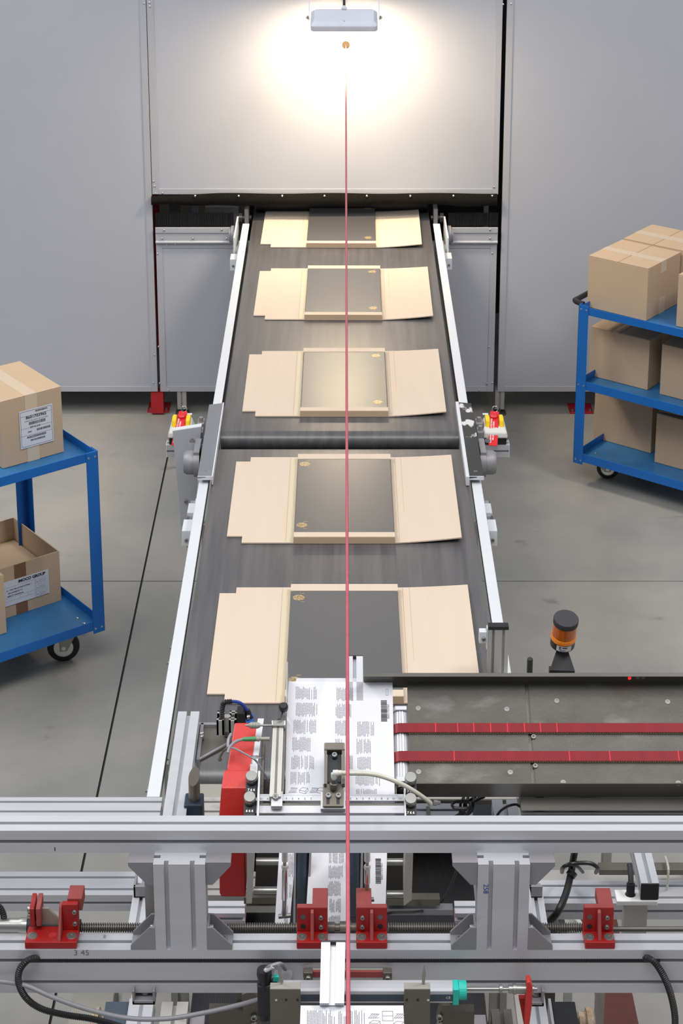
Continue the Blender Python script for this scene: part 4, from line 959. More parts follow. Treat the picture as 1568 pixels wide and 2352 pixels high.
blocks += [rect(773, 812, 1579, 1610), rect(771, 805, 1616, 1650), rect(770, 796, 1655, 1690), rect(770, 786, 1697, 1720), rect(797, 810, 1735, 1768), rect(821, 859, 1657, 1692), rect(819, 852, 1697, 1732), rect(821, 851, 1738, 1768), rect(817, 872, 1777, 1805), rect(818, 866, 1812, 1828)]
printed(lf, TM, blocks, 3)
a, b_ = TL(875, 1657), TL(888, 1609)
bc = MB(TM); y = a.y; random.seed(5)
while y < b_.y: h = random.choice((.0008, .0012, .002)); bc.box(a.x, b_.x, y, y + h, .0003, .0006); y += h + random.choice((.0008, .0012))
obj('barcode', bc, 'inkd', lf, kind='stuff')
text('lettering', '8601703965', .0065, 'ink', lf, TM @ Matrix.Translation((TL(891.5, 1634).x, TL(891.5, 1634).y, .0006)) @ Matrix.Rotation(R(90), 4, 'Z') @ Matrix.Scale(1, 4))
b = MB(TM)
def rectline(b, x0, x1, y0, y1, w=.0005):
    for r_ in ((x0, x1, y0, y0 + w), (x0, x1, y1 - w, y1), (x0, x0 + w, y0, y1), (x1 - w, x1, y0, y1)): b.box(*r_, .0003, .0005)
rectline(b, *rect(886, 891, 1583, 1597))
def seg(b, x0, y0, x1, y1, w=.0003, z0=.0003):
    d = V3((x1 - x0, y1 - y0, 0)); n_ = V3((-d.y, d.x, 0)).normalized() * w
    b.add([(x0 + n_.x, y0 + n_.y, z0 + .0002), (x0 - n_.x, y0 - n_.y, z0 + .0002), (x1 - n_.x, y1 - n_.y, z0 + .0002), (x1 + n_.x, y1 + n_.y, z0 + .0002)], [(0, 1, 2, 3)])
def boxicon(b, x, y, s):
    q = [(x - s, y), (x - s * .3, y + s * .7), (x + s, y + s * .5), (x + s * .4, y - s * .3)]
    for i in range(4): seg(b, *q[i], *q[(i + 1) % 4])
    for p_ in (q[0], q[3], q[2]): seg(b, p_[0], p_[1], p_[0] + s * .08, p_[1] - s * .6)
    seg(b, q[0][0] + s * .08, q[0][1] - s * .6, q[3][0] + s * .08, q[3][1] - s * .6); seg(b, q[3][0] + s * .08, q[3][1] - s * .6, q[2][0] + s * .08, q[2][1] - s * .6)
def scribble(b, x, y, s):
    for i in range(4): seg(b, x - s + i * s * .4, y - s * .6, x - s * .2 + i * s * .4, y + s * .6)
    seg(b, x - s, y - s * .6, x + s * .9, y - s * .5); seg(b, x - s * .6, y + s * .6, x + s, y + s * .5)
for px, k in ((673, 0), (697, 1), (721, 0), (737, 1)):
    p = TL(px, 1815); (boxicon if k else scribble)(b, p.x, p.y, .008)
obj('pictograms', b, 'ink', lf, kind='stuff')
obj('back_support', tb(680, 833, 1557, 1572, -.004, .006), 'alu', lf, bevel=.001)
# upright profile behind the leaflets
q0, q1 = TW(795, 1560, .0), TW(833, 1507, .0); l0, l1 = TL(795, 1558, 0), TL(833, 1507, 0)
up = thing('rear_post', 'short sloping aluminium profile behind the leaflet stack', 'profile', tuple(q0))
obj('profile', prof(MB(TM), l0.x, l1.x, l0.y - .05, l1.y, -.030, 0, 'Y', u=.045, sw=.007), 'alu', up)
obj('end_cap', MB(TM).box(l0.x, l1.x, l1.y, l1.y + .002, -.030, 0), 'black', up)

# ruler rail across the leaflets
rn = .012
rr_ = thing('ruler_rail', 'aluminium rail with a centimetre ruler across the leaflet stack', 'ruler', tuple(TW(760, 1835, rn)))
obj('ruler', tb(583, 930, 1824, 1839, rn, .003), 'alu', rr_)
p = TL(583, 1839, rn)
obj('rail_lip', MB(TM).box(p.x, TL(930, 1839, rn).x, p.y - .008, p.y - .001, rn - .016, rn - .006), 'steeld', rr_, bevel=.001)
obj('rail', MB(TM).box(p.x, TL(930, 1839, rn).x, p.y - .024, p.y - .008, rn - .016, rn - .003), 'alu', rr_, bevel=.001)
b = MB(TM); ycm = TL(700, 1826, rn).y
mid = TL(755, 1830, rn).x
for i in range(-130, 131):
    x = mid + i * .001 * 1.0
    if TL(585, 1830, rn).x < x < TL(928, 1830, rn).x: b.box(x - .00012, x + .00012, ycm - (.004 if i % 10 == 0 else .0015), ycm, rn, rn + .0002)
obj('graduations', b, 'ink', rr_, kind='stuff')
for i in range(2, 14):
    for sg in (-1, 1):
        x = mid + sg * i * .0117 + (.006 if sg > 0 else -.01)
        if TL(590, 1830, rn).x < x < TL(926, 1830, rn).x and not (TL(618, 1830, rn).x < x < TL(652, 1830, rn).x):
            text('lettering', str(i), .0058, 'inkd', rr_, TM @ Matrix.Translation((x, ycm - .0075, rn + .0003)) @ Matrix.Rotation(R(180), 4, 'Z'))
for pl, pr2, pt, pb in ((605, 650, 1860, 1875), (857, 898, 1866, 1876)): obj('rail_foot', tb(pl, pr2, pt, pb, -.004, .02), 'white', rr_, bevel=.001)
def clampblock(pl, pr2, pt, pb, px, py, lb):
    t = thing('rail_clamp', lb, 'clamp', tuple(TW(px, py, .02)))
    obj('block', tb(pl, pr2, pt, pb, .024, .012), 'alu', t, bevel=.001); obj('block_nose', tb(pl + 4, pr2 - 4, pt - 12, pt, .024, .008), 'alu', t, bevel=.001)
    p_ = TL(px, py, .024); inst('screw', ME_CAP, t, TM @ Matrix.Translation(p_) @ Matrix.Scale(.95, 4)); return t
clampblock(622, 648, 1817, 1852, 633, 1832, 'small aluminium clamp with a socket screw on the left of the ruler')

# sensor bracket in the middle with air fitting
sb = thing('suction_bracket', 'bronze-toned steel bracket with an air fitting over the leaflets', 'bracket', tuple(TW(767, 1780, .04)))
nb = .030
obj('base_plate', tb(741, 789, 1800, 1852, nb, .004), 'brown_steel', sb, bevel=.001)
obj('base_block', tb(736, 793, 1818, 1858, nb - .006, .012), 'alu', sb, bevel=.001)
obj('side_plate', tb(744, 750, 1722, 1800, nb + .012, .014), 'brown_steel', sb); obj('side_plate', tb(785, 792, 1722, 1800, nb + .012, .014), 'brown_steel', sb)
obj('top_hood', tb(744, 792, 1705, 1722, nb + .014, .020), 'brown_steel', sb, bevel=.002)
obj('inner_block', tb(751, 784, 1724, 1797, nb, .010), 'black', sb, bevel=.001)
p = TL(768, 1736, nb + .004); inst('screw', ME_CAP, sb, TM @ Matrix.Translation(p) @ Matrix.Scale(.8, 4))
for px in (754, 777):
    p = TL(px, 1829, nb); inst('screw', ME_CAP, sb, TM @ Matrix.Translation(p) @ Matrix.Scale(.8, 4))
    p = TL(px - 1, 1840, nb + .0003); obj('slot_hole', MB(TM).box(p.x - .003, p.x + .003, p.y - .006, p.y + .006, nb, nb + .0004), 'black', sb)
f0 = TW(765, 1812, nb + .004); f1 = TW(767, 1790, nb + .022); f2 = TW(767, 1776, nb + .032)
obj('fitting_body', MB().lathe(f0, f1, [(0, .006), (.3, .008), (.6, .008), (.65, .006), (1, .006)], 14), 'steeld', sb, smooth=True)
obj('fitting_nut', MB().lathe(f1, f2, [(0, .0045), (.3, .006), (1, .0065)], 6).lathe(f2 + V3((-.002, 0, 0)), f2 + V3((.014, 0, .001)), [(0, .006), (.6, .006), (.65, .005), (1, .005)], 14), 'grey', sb, smooth=True)
tp = [f2 + V3((.012, 0, .001))] + [TW(px, py, n_) for px, py, n_ in ((805, 1776, .062), (845, 1777, .066), (880, 1784, .062), (920, 1800, .05), (955, 1820, .03), (985, 1842, .0), (988, 1850, -.01))]
hs = thing('air_tube', 'pale air tube curving from the middle bracket to the right', 'tube', tuple(tp[3]))
obj('tube', MB().tube(tp, .0045, 10), 'tube', hs, smooth=True)
obj('end_fitting', MB().lathe(tp[-1] + V3((0.004, .004, .004)), tp[-1] + V3((.018, .012, -.002)), [(0, .006), (.5, .006), (.55, .004), (1, .004)], 12), 'steel', hs, smooth=True)

# counter knobs
def knob(px, py, digits, lb, n=.040):
    t = thing('counter_knob', lb, 'knob', tuple(TW(px, py, n)), group='silver counter knobs')
    c = TL(px, py, n); b = MB(TM)
    b.lathe((c.x, c.y, n - .016), (c.x, c.y, n), [(0, .0108), (.08, .0112), (.92, .0112), (1, .0104)], 30); obj('dial', b, 'steel', t, smooth=True)
    b = MB(TM); b.box(c.x - .011, c.x + .011, c.y - .030, c.y + .008, n - .045, n - .018); ob = obj('counter_body', b, 'black', t, bevel=.001)
    b = MB(TM); b.box(c.x - .009, c.x + .009, c.y - .0255, c.y - .016, n - .018, n - .0176); obj('window', b, 'blackm', t)
    text('lettering', digits, .0068, 'inkw', t, TM @ Matrix.Translation((c.x, c.y - .0205, n - .0173)), bold=.0002)
knob(577, 1781, '7 6 6', 'silver counter knob by the red cover, upper of the two left ones'); knob(573, 1829, '6 6 6', 'silver counter knob by the red cover, lower of the two left ones')
knob(943, 1784, '7 6 6', 'silver counter knob by the belts, upper of the two right ones'); knob(943, 1833, '7 6 6', 'silver counter knob by the belts, lower of the two right ones')
def tplate(name, label, cat, boxes, m, bevel=.001, smooth=False):
    t = thing(name, label, cat, tuple(TW((boxes[0][0] + boxes[0][1]) / 2, boxes[0][3], boxes[0][4])))
    return t
# side plates for the knobs and magazine frame
mg = thing('magazine_frame', 'grey metal magazine frame holding the leaflet stack at both sides', 'frame', tuple(TW(780, 1860, -.03)))
for pl, pr2, pt, pb, n_, th, m in ((589, 594, 1770, 1876, .03, .05, 'alu'), (929, 933, 1800, 1876, .03, .05, 'alu'), (596, 604, 1700, 1860, -.02, .02, 'brown_steel'), (908, 912, 1800, 1876, -.01, .02, 'brown_steel')):
    obj('side_plate', tb(pl, pr2, pt, pb, n_, th), m, mg, bevel=.001)
obj('deck', tb(588, 930, 1790, 1876, -.030, .006), 'darkin', mg)
obj('white_bar', MB().quad8([TW(571, 1780, -.01), TW(588, 1780, -.01), TW(606, 1650, -.01), TW(592, 1650, -.01)], [TW(571, 1780, .0), TW(588, 1780, .0), TW(606, 1650, .0), TW(592, 1650, .0)]), 'alu', mg, bevel=.001)
obj('white_bar', tb(573, 590, 1754, 1790, .01, .02), 'alu', mg, bevel=.001)
# lower magazine: side plates, shafts, tubes seen under the upper beam
YM = 3.10
def vq(name, P, y, th, m, par, **k):
    q = [PY(px, py, y) for px, py in P]; return obj(name, MB().prism([(v.x, v.z) for v in q], y, y + th, 'y'), m, par, **k)
vq('side_plate', [(566, 1940), (584, 1940), (582, 2008), (578, 2076), (565, 2076), (567, 2012)], YM, .05, 'alud', mg, bevel=.001)
vq('side_plate', [(932, 1940), (949, 1940), (945, 2068), (927, 2082), (927, 2018)], YM, .05, 'alud', mg, bevel=.001)
for pa, pb_, py, r_ in ((582, 640, 2046, .008), (588, 640, 1979, .007), (888, 928, 2055, .008), (888, 925, 1980, .007)):
    a, b_ = PY(pa, py, YM + .05), PY(pb_, py, YM + .05); obj('shaft', MB().cyl(a, b_, r_, 16), 'steel', mg, smooth=True)
vq('cross_bar', [(560, 2062), (640, 2062), (640, 2076), (560, 2076)], YM + .12, .02, 'brown_steel', mg); vq('cross_bar', [(562, 2082), (640, 2082), (640, 2096), (562, 2096)], YM + .12, .02, 'alud', mg)
vq('cross_bar', [(884, 2066), (1010, 2066), (1010, 2080), (884, 2080)], YM + .12, .02, 'brown_steel', mg); vq('cross_bar', [(884, 2090), (1040, 2090), (1040, 2102), (884, 2102)], YM + .12, .02, 'dieca', mg)
vq('dark_panel', [(590, 1945), (640, 1945), (640, 2062), (584, 2062)], YM + .16, .01, 'darkin', mg); vq('dark_panel', [(886, 1945), (930, 1945), (930, 2062), (886, 2062)], YM + .16, .01, 'darkin', mg)
for P in ([(682, 1940), (706, 1940), (700, 2135), (677, 2135)], [(803, 1940), (826, 1940), (824, 2135), (802, 2135)]):
    a, b_ = PY((P[0][0] + P[1][0]) / 2, 1940, YM), PY((P[2][0] + P[3][0]) / 2, 2135, YM); obj('slate_tube', MB().cyl(a, b_, .0095, 18), 'slate', mg, smooth=True)
for px, dx in ((675, -2), (711, -8), (795, 1), (829, -3)):
    vq('edge_strip', [(px, 1940), (px + 5, 1940), (px + 5 + dx, 2130), (px + dx, 2130)], YM - .004, .02, 'alu', mg)
# lower leaflets
l2 = thing('leaflet_stack', 'leaflets hanging below the upper beam between the slate tubes', 'papers', tuple(PY(760, 2050, YM + .03)))
LA, LB = PY(780, 1940, YM + .04), PY(780, 2140, 3.022); LU = (LA - LB).normalized(); LX = V3((1, 0, 0)); LN = LX.cross(LU)
def LP(px, py, off=0):
    d = ray(px, py); return OC + d * ((LB + LN * off - OC).dot(LN) / d.dot(LN))
def leaf(P):
    q = [LP(*p) for p in P]; b = MB(); b.quad8([v - LN * .003 for v in q], q); obj('sheet', b, 'paper', l2)
for P in ([(642, 1940), (680, 1940), (664, 2135), (630, 2135)], [(712, 1940), (797, 1940), (795, 2140), (700, 2140)], [(848, 1940), (889, 1940), (884, 2140), (838, 2140)]): leaf([P[3], P[2], P[1], P[0]])
lo_o = LP(780, 2000, .0004); lmx = basis(lo_o, LX, LU); R_ = []
for pl, pr2, pt, pb in [(662, 672, 1960, 2015), (659, 668, 2025, 2062), (650, 660, 2080, 2125), (756, 788, 1957, 1983), (755, 786, 1988, 2018), (753, 782, 2024, 2058), (757, 783, 2064, 2096), (755, 782, 2102, 2125)]:
    a, b_ = LP(pl, pb) - lo_o, LP(pr2, pt) - lo_o; R_.append((a.x, b_.x, a.dot(LU), b_.dot(LU)))
printed(l2, lmx, R_, 9)
bc = MB(basis(LP(869, 2001, .0004), LX, LU)); y = -.022; random.seed(8)
while y < .022: h = random.choice((.0008, .0012, .002)); bc.box(-.0055, .0045, y, y + h, 0, .0004); y += h + random.choice((.0008, .0012))
obj('barcode', bc, 'inkd', l2, kind='stuff')
text('lettering', '8601703965', .006, 'ink', l2, basis(LP(876.5, 2001, .0008), LU, -LX))
# turnbuckles
for px0, px1, y1_, lb in ((654, 652, 2105, 'left'), (843, 843, 2068, 'right')):
    a, m1, m2, e_ = PY(px0, 1930, 3.0), PY(px0, 1992, 3.0), PY((px0 + px1) / 2, y1_ - 40, 3.0), PY(px1, y1_, 3.0)
    t = thing('turnbuckle', 'chrome adjusting rod hanging under the upper beam, %s of the pull cord' % lb, 'rod', tuple(m1))
    obj('upper_nut', MB().cyl(a, PY(px0, 1978, 3.0), .0055, 6).cyl(PY(px0, 1988, 3.0), PY(px0, 1995, 3.0), .006, 6), 'grey', t)
    obj('stud', MB().cyl(a, e_, .0028, 10), 'steel', t, smooth=True)
    obj('sleeve', MB().lathe(m1, m2, [(0, .0052), (1, .0052)], 16), 'chrome', t, smooth=True)
    obj('rod_eye', MB().lathe(m2, e_, [(0, .004), (.6, .004), (.8, .0048), (1, .0035)], 12).cyl(e_ + V3((-.010, 0, 0)), e_ + V3((.012, .003, 0)), .0042, 12), 'steel', t, smooth=True)

# red cover
rc_ = thing('red_cover', 'red painted metal gear cover left of the leaflet stack', 'cover', tuple(TW(545, 1800, 0)))
def tq(name, P, n_, th, m, par, **k):
    q = [TL(px, py, n_) for px, py in P]; return obj(name, MB(TM).prism([(v.x, v.y) for v in q], n_ - th, n_, 'z'), m, par, **k)
tq('upper_shell', [(539, 1660), (592, 1660), (580, 1772), (520, 1772)], .0, .05, 'red', rc_, bevel=.002)
# lower shell: sloped then steep
q = [TW(514, 1769, .02), TW(572, 1769, .02), TW(566, 1810, .02), TW(508, 1810, .02)]
dn = V3((0, .0, -.12))
obj('lower_shell', MB().quad8([q[3], q[2], q[1], q[0]], [q[3] + TN * .0, q[2], q[1], q[0]]) if False else MB().add(
    [tuple(v) for v in q] + [tuple(PY(502, 1876, q[3].y - .012)), tuple(PY(562, 1876, q[2].y - .012))] + [tuple(q[0] + dn), tuple(q[1] + dn)] + [tuple(PY(502, 1876, q[3].y - .012) + V3((0, 0, -.05))), tuple(PY(562, 1876, q[2].y - .012) + V3((0, 0, -.05)))],
    [(0, 1, 2, 3), (3, 2, 5, 4), (0, 6, 7, 1), (4, 5, 9, 8), (6, 8, 9, 7), (0, 3, 4, 8, 6), (1, 7, 9, 5, 2)]), 'red', rc_, bevel=.002)
vq('lower_face', [(503, 1925), (561, 1925), (564, 2060), (508, 2060), (504, 2052)], YM + .03, .06, 'redb', rc_, bevel=.002)

# left arm profile and cast bracket
xa, xb = PZ(373, 1875, 1.49).x, PZ(425, 1875, 1.49).x; ya, yb = PZ(0, 1875, 1.49).y - .05, PZ(0, 1634, 1.49).y
la_ = thing('cantilever_arm', 'aluminium profile arm reaching back over the left rail', 'arm', (xa, ya, 1.49))
obj('profile', prof(MB(), xa, xa + .0455, 3.0, yb, 1.445, 1.49, 'Y', sw=.0085), 'alu', la_)
obj('mount', rbox(xa, xa + .045, 2.994, 3.02, 1.40, 1.70), 'alud', la_)
cb = thing('cast_bracket', 'grey cast triangular bracket between the arm and the red cover', 'bracket', (xb, yb - .06, 1.45))
zc = 1.46
q = [PZ(453, 1664, zc), PZ(535, 1664, zc), PZ(535, 1700, zc), PZ(455, 1742, zc)]
obj('web', MB().prism([(v.x, v.y) for v in q], zc - .012, zc - .006, 'z'), 'brown_steel', cb)
obj('flange', hb(453, 535, 1659, 1664, zc + .002, .03), 'dieca', cb, bevel=.001); obj('flange', hb(450, 458, 1660, 1744, zc + .002, .03), 'dieca', cb, bevel=.001)
d0, d1 = PZ(457, 1744, zc), PZ(537, 1700, zc); obj('edge_rib', MB().cyl(d0, d1, .003, 8), 'dieca', cb, smooth=True)
screw(cb, PZ(520, 1684, zc) , (0, -1, .3), 1.0); screw(cb, PZ(460, 1686, zc), (1, 0, 0), 1.0); screw(cb, PZ(461, 1693, zc), (1, 0, 0), .9)
# cut profile end standing behind
q0, q1 = PZ(497, 1656, 1.52), PZ(545, 1627, 1.52); ue = .048
pe = thing('vertical_profile', 'upright aluminium profile seen end-on behind the red cover', 'profile', (q0.x, q0.y, 1.5))
x0, y0 = q0.x, q0.y; W_ = q1.x - q0.x
b = MB()
H_ = W_ * .98; o_ = .30 * W_; t_ = .004
def ring(x, y, w, h, z0, z1, b): b.box(x, x + w, y, y + t_, z0, z1).box(x, x + w, y + h - t_, y + h, z0, z1).box(x, x + t_, y, y + h, z0, z1).box(x + w - t_, x + w, y, y + h, z0, z1)
for ix in (0, 1):
    for iy in (0, 1): ring(x0 + ix * (W_ - .0155), y0 + iy * (H_ - .0145), .0155, .0145, 1.486, 1.52, b)
b.box(x0 + W_ / 2 - .007, x0 + W_ / 2 + .007, y0 + H_ / 2 - .007, y0 + H_ / 2 + .007, 1.486, 1.5195)
b.box(x0 + .012, x0 + W_ - .012, y0 + H_ / 2 - .0018, y0 + H_ / 2 + .0018, 1.486, 1.5192)
obj('extrusion', b, 'alud', pe)
obj('clamp_block', MB().box(x0 + W_ + .001, x0 + W_ + .018, y0 + .004, y0 + .036, 1.45, 1.535), 'black', pe, bevel=.001)
xk = x0 + W_ + .020
se = thing('blue_sensor', 'blue photoelectric sensor beside the upright profile end', 'sensor', (xk, y0, 1.5))
obj('body', MB().box(xk, xk + .016, y0 + .002, y0 + .038, 1.44, 1.515), 'blues', se, bevel=.001)
screw(se, (xk + .002, y0 + .014, 1.52), (1, 0, 0), .9)
cc = thing('sensor_cable', 'black corrugated hose with a blue cable arching to the sensor', 'cable', (x0, y0, 1.52))
c0 = V3((x0 + .010, y0 + .01, 1.50)); c3 = V3((xk + .004, y0 + .022, 1.525))
obj('hose', MB().tube([c0, PY(512, 1618, y0 + .012), PY(532, 1611, y0 + .016)], .0058, 10, rad=(.004, .25)), 'black', cc, smooth=False)
obj('blue_cable', MB().tube([PY(532, 1611, y0 + .016), PY(548, 1613, y0 + .018), PY(560, 1622, y0 + .02), c3], .0038, 8), 'bluec', cc, smooth=True)
obj('plug', MB().lathe(c3 + V3((-.002, 0, .008)), c3 + V3((.003, 0, -.012)), [(0, .006), (.4, .0075), (.5, .0065), (1, .0085)], 12), 'black', cc, smooth=True)
# oval post with blue clamp
q = PZ(448, 1832, 1.50)
op = thing('oval_post', 'round steel post with an angled cut top in a dark blue clamp', 'post', (q.x, q.y, 1.4))
b = MB(); N = 20; zt_ = [1.548 + .013 * math.sin(2 * math.pi * i / N) * 1.0 + .005 * math.cos(2 * math.pi * i / N) for i in range(N)]
pb_ = [(q.x - .003 + .0115 * math.cos(2 * math.pi * i / N), q.y + .013 * math.sin(2 * math.pi * i / N)) for i in range(N)]
b.add([(x, y, 1.36) for x, y in pb_] + [(x + .002, y, z) for (x, y), z in zip(pb_, zt_)], [tuple(range(N - 1, -1, -1)), tuple(range(N, 2 * N))] + [(i, (i + 1) % N, N + (i + 1) % N, N + i) for i in range(N)])
obj('post_tube', b, 'ovalp', op, smooth=True)
obj('clamp', MB().box(q.x - .021, q.x + .016, q.y - .022, q.y + .022, 1.44, 1.497), 'darkblue', op, bevel=.003)

# side guide left of leaflets
sg_ = thing('side_guide', 'grey side guide profile with a sharp steel blade along the leaflets', 'guide', tuple(TW(635, 1750, .03)))
q = [(627, 1660), (651, 1660), (645, 1830), (618, 1830)]
tq('guide_profile', q, .030, .022, 'alud', sg_, bevel=.001)
tq('guide_groove', [(636, 1662), (641, 1662), (635, 1829), (629, 1829)], .0304, .002, 'steeld', sg_)
tq('end_cap', [(623, 1653), (656, 1653), (655, 1667), (624, 1667)], .036, .012, 'steel', sg_, bevel=.002)
# blade: thin upright plate, pointed
P = [TW(655, 1640, -.01), TW(655, 1640, .028), TW(658.5, 1520, .035), TW(662, 1575, -.01)]
obj('blade', MB().quad8(P, [v + V3((.002, 0, 0)) for v in P]), 'steel', sg_)
tq('blade_lower', [(650, 1640), (655, 1640), (652, 1810), (645, 1830)], .02, .03, 'steeld', sg_)
c = TW(651, 1629, .045)
obj('blade_knob', MB().lathe(c, c + V3((0, -.006, .012)), [(0, .006), (.2, .009), (.8, .009), (1, .006)], 16), 'black', sg_, smooth=True)
obj('blade_tie', MB().tube([c, TW(645, 1648, .045), TW(637, 1652, .044)], .0018, 6), 'black', sg_, smooth=True)
# knurled adjuster and green plug
def between(par, name, m, a, b_, prf, n=18): return obj(name, MB().lathe(a, b_, prf, n), m, par, smooth=True)
ka = thing('knurled_adjuster', 'knurled steel adjuster on a rod above the red cover', 'adjuster', tuple(TW(585, 1666, .03)))
between(ka, 'rod', 'steel', TW(563, 1666, .032), TW(628, 1666, .032), [(0, .0022), (1, .0022)], 10)
between(ka, 'knurled_nut', 'khaki', TW(571, 1666, .032), TW(597, 1666, .032), [(0, .004), (.12, .0045), (.14, .0062), (.36, .0062), (.38, .0055), (.4, .0062), (.6, .0062), (.62, .0055), (.64, .0062), (.84, .0062), (.86, .0048), (1, .0045)], 16)
gp_ = thing('green_plug', 'green cable plug lying across the red cover', 'plug', tuple(TW(572, 1697, .03)))
between(gp_, 'plug_body', 'green', TW(557, 1698, .030), TW(588, 1697, .030), [(0, .0035), (.2, .0042), (.6, .0045), (1, .0048)])
between(gp_, 'connector', 'khaki', TW(588, 1697, .030), TW(619, 1697, .030), [(0, .0042), (.1, .005), (.25, .005), (.27, .0035), (1, .0038)])
obj('cable', MB().tube([TW(557, 1698, .030), TW(540, 1704, .034), TW(527, 1717, .036), TW(523, 1729, .034)], .0030, 8), 'greyc', gp_, smooth=True)
sc = thing('signal_cables', 'thin dark cables with a grey tie hanging over the red cover', 'cable', tuple(TW(525, 1730, .03)))
obj('cable', MB().tube([TW(530, 1686, .02), TW(524, 1700, .026), TW(523, 1725, .026)], .0028, 8), 'greyc', sc, smooth=True)
obj('cable', MB().tube([TW(524, 1718, .036), TW(540, 1720, .034), TW(565, 1733, .036), TW(585, 1745, .034), TW(602, 1768, .02), TW(616, 1795, -.005)], .0018, 8), 'greyc', sc, smooth=True)
obj('cable', MB().tube([TW(524, 1717, .036), TW(514, 1724, .03), TW(506, 1737, .02), TW(503, 1746, .015)], .0022, 8), 'brown_steel', sc, smooth=True)
obj('cable_end', MB().lathe(TW(506, 1748, .012), TW(503, 1741, .016), [(0, .003), (.5, .0042), (1, .003)], 10), 'brown_steel', sc, smooth=True)
obj('cable_tie_tag', MB().quad8([TW(571, 1737, .039), TW(584, 1744, .041), TW(604, 1740, .040), TW(590, 1735, .043)], [TW(571, 1737, .040), TW(584, 1744, .042), TW(604, 1740, .041), TW(590, 1735, .044)]), 'greyc', sc)

# right rear post with cap, behind the lip
q0, q1 = PZ(1121, 1447, 1.13), PZ(1168, 1447, 1.13)
rp_ = thing('guide_post', 'aluminium post with a black cap beside the right conveyor rail', 'post', (q0.x, q0.y, 1.0))
W_ = q1.x - q0.x
obj('profile', prof(MB(), q0.x, q1.x, q0.y, q0.y + W_ * .42, .1, 1.13, 'Z', u=W_ / 2.0, sw=.007), 'alud', rp_)
obj('end_cap', rbox(q0.x, q1.x, q0.y - .001, q0.y + W_ * .42, 1.1305, 1.140), 'black', rp_, bevel=.001)
obj('side_clamp', MB().box(q0.x - .024, q0.x - .004, q0.y - .002, q0.y + .02, 1.09, 1.125).box(q0.x - .004, q0.x, q0.y, q0.y + .02, 1.07, 1.135), 'white', rp_, bevel=.002)
screw(rp_, (q0.x - .012, q0.y - .002, 1.105), (0, -1, 0), .9)
# amber beacon
zb_ = 1.62; c = PZ(1300, 1420, zb_); 
bm_ = Matrix.Translation(c) @ Matrix.Rotation(R(15), 4, 'X') @ Matrix.Rotation(R(3), 4, 'Y')
bc_ = thing('beacon', 'amber warning beacon with a black cap behind the feeder table', 'beacon', tuple(c))
rb_ = .0278
b = MB(bm_); b.lathe((0, 0, -.013), (0, 0, 0), [(0, rb_), (.9, rb_), (1, rb_ * .965)], 36); obj('cap', b, 'blackm', bc_, smooth=True)
b = MB(bm_); b.lathe((0, 0, -.046), (0, 0, -.0132), [(0, rb_ * .98), (1, rb_ * .97)], 36); obj('lens', b, 'amber', bc_, smooth=True)
b = MB(bm_); b.lathe((0, 0, -.058), (0, 0, -.046), [(0, rb_ * 1.02), (.85, rb_ * 1.03), (1, rb_ * .98)], 36); obj('lens_rim', b, 'amberl', bc_, smooth=True)
b = MB(bm_); b.lathe((0, 0, -.088), (0, 0, -.058), [(0, .015), (.15, .0155), (.35, rb_ * .99), (1, rb_ * 1.0)], 36); obj('socket', b, 'black', bc_, smooth=True)
b = MB(bm_); N = 10
for i in range(N):
    a0, a1 = R(-90 - 36 + 72 * i / N), R(-90 - 36 + 72 * (i + 1) / N); r_ = rb_ * 1.006
    b.quad8([(r_ * math.cos(a0), r_ * math.sin(a0), -.075), (r_ * math.cos(a1), r_ * math.sin(a1), -.075), (r_ * .97 * math.cos(a1), r_ * .97 * math.sin(a1), -.075), (r_ * .97 * math.cos(a0), r_ * .97 * math.sin(a0), -.075)],
            [(r_ * math.cos(a0), r_ * math.sin(a0), -.060), (r_ * math.cos(a1), r_ * math.sin(a1), -.060), (r_ * .97 * math.cos(a1), r_ * .97 * math.sin(a1), -.060), (r_ * .97 * math.cos(a0), r_ * .97 * math.sin(a0), -.060)])
obj('label_band', b, 'paper', bc_)
for (x, z, w_, h) in ((-.009, -.0635, .004, .004), (.001, -.0635, .011, .0022), (-.008, -.068, .006, .001), (-.003, -.0715, .012, .001)):
    b = MB(bm_); yy = -math.sqrt(max(0, (rb_ * 1.012) ** 2 - x * x)); b.box(x - w_ / 2, x + w_ / 2, yy - .0004, yy + .0003, z - h / 2, z + h / 2); obj('label_print', b, 'inkd', bc_)
b = MB(bm_); b.add([(-.013, -.01, -.088), (.013, -.01, -.088), (.028, -.045, -.115), (-.028, -.045, -.115), (-.013, -.01, -.092), (.013, -.01, -.092), (.028, -.045, -.122), (-.028, -.045, -.122), (-.013, .016, -.088), (.013, .016, -.088), (.013, .016, -.092), (-.013, .016, -.092)],
    [(0, 3, 2, 1), (4, 5, 6, 7), (0, 4, 7, 3), (1, 2, 6, 5), (2, 3, 7, 6), (0, 1, 9, 8), (4, 11, 10, 5), (8, 9, 10, 11), (0, 8, 11, 4), (1, 5, 10, 9)]); obj('bracket', b, 'blackm', bc_)
q = bm_ @ V3((0, -.040, -.12)); obj('bracket_leg', rbox(q.x - .027, q.x + .027, q.y - .0, q.y + .02, 1.44, q.z), 'blackm', bc_)
obj('bracket_arm', rbox(q.x - .02, q.x + .02, 3.42, q.y, 1.44, 1.45), 'blackm', bc_); obj('bracket_arm', rbox(q.x - .02, q.x + .02, 3.40, 3.42, 1.44, 1.66), 'blackm', bc_)
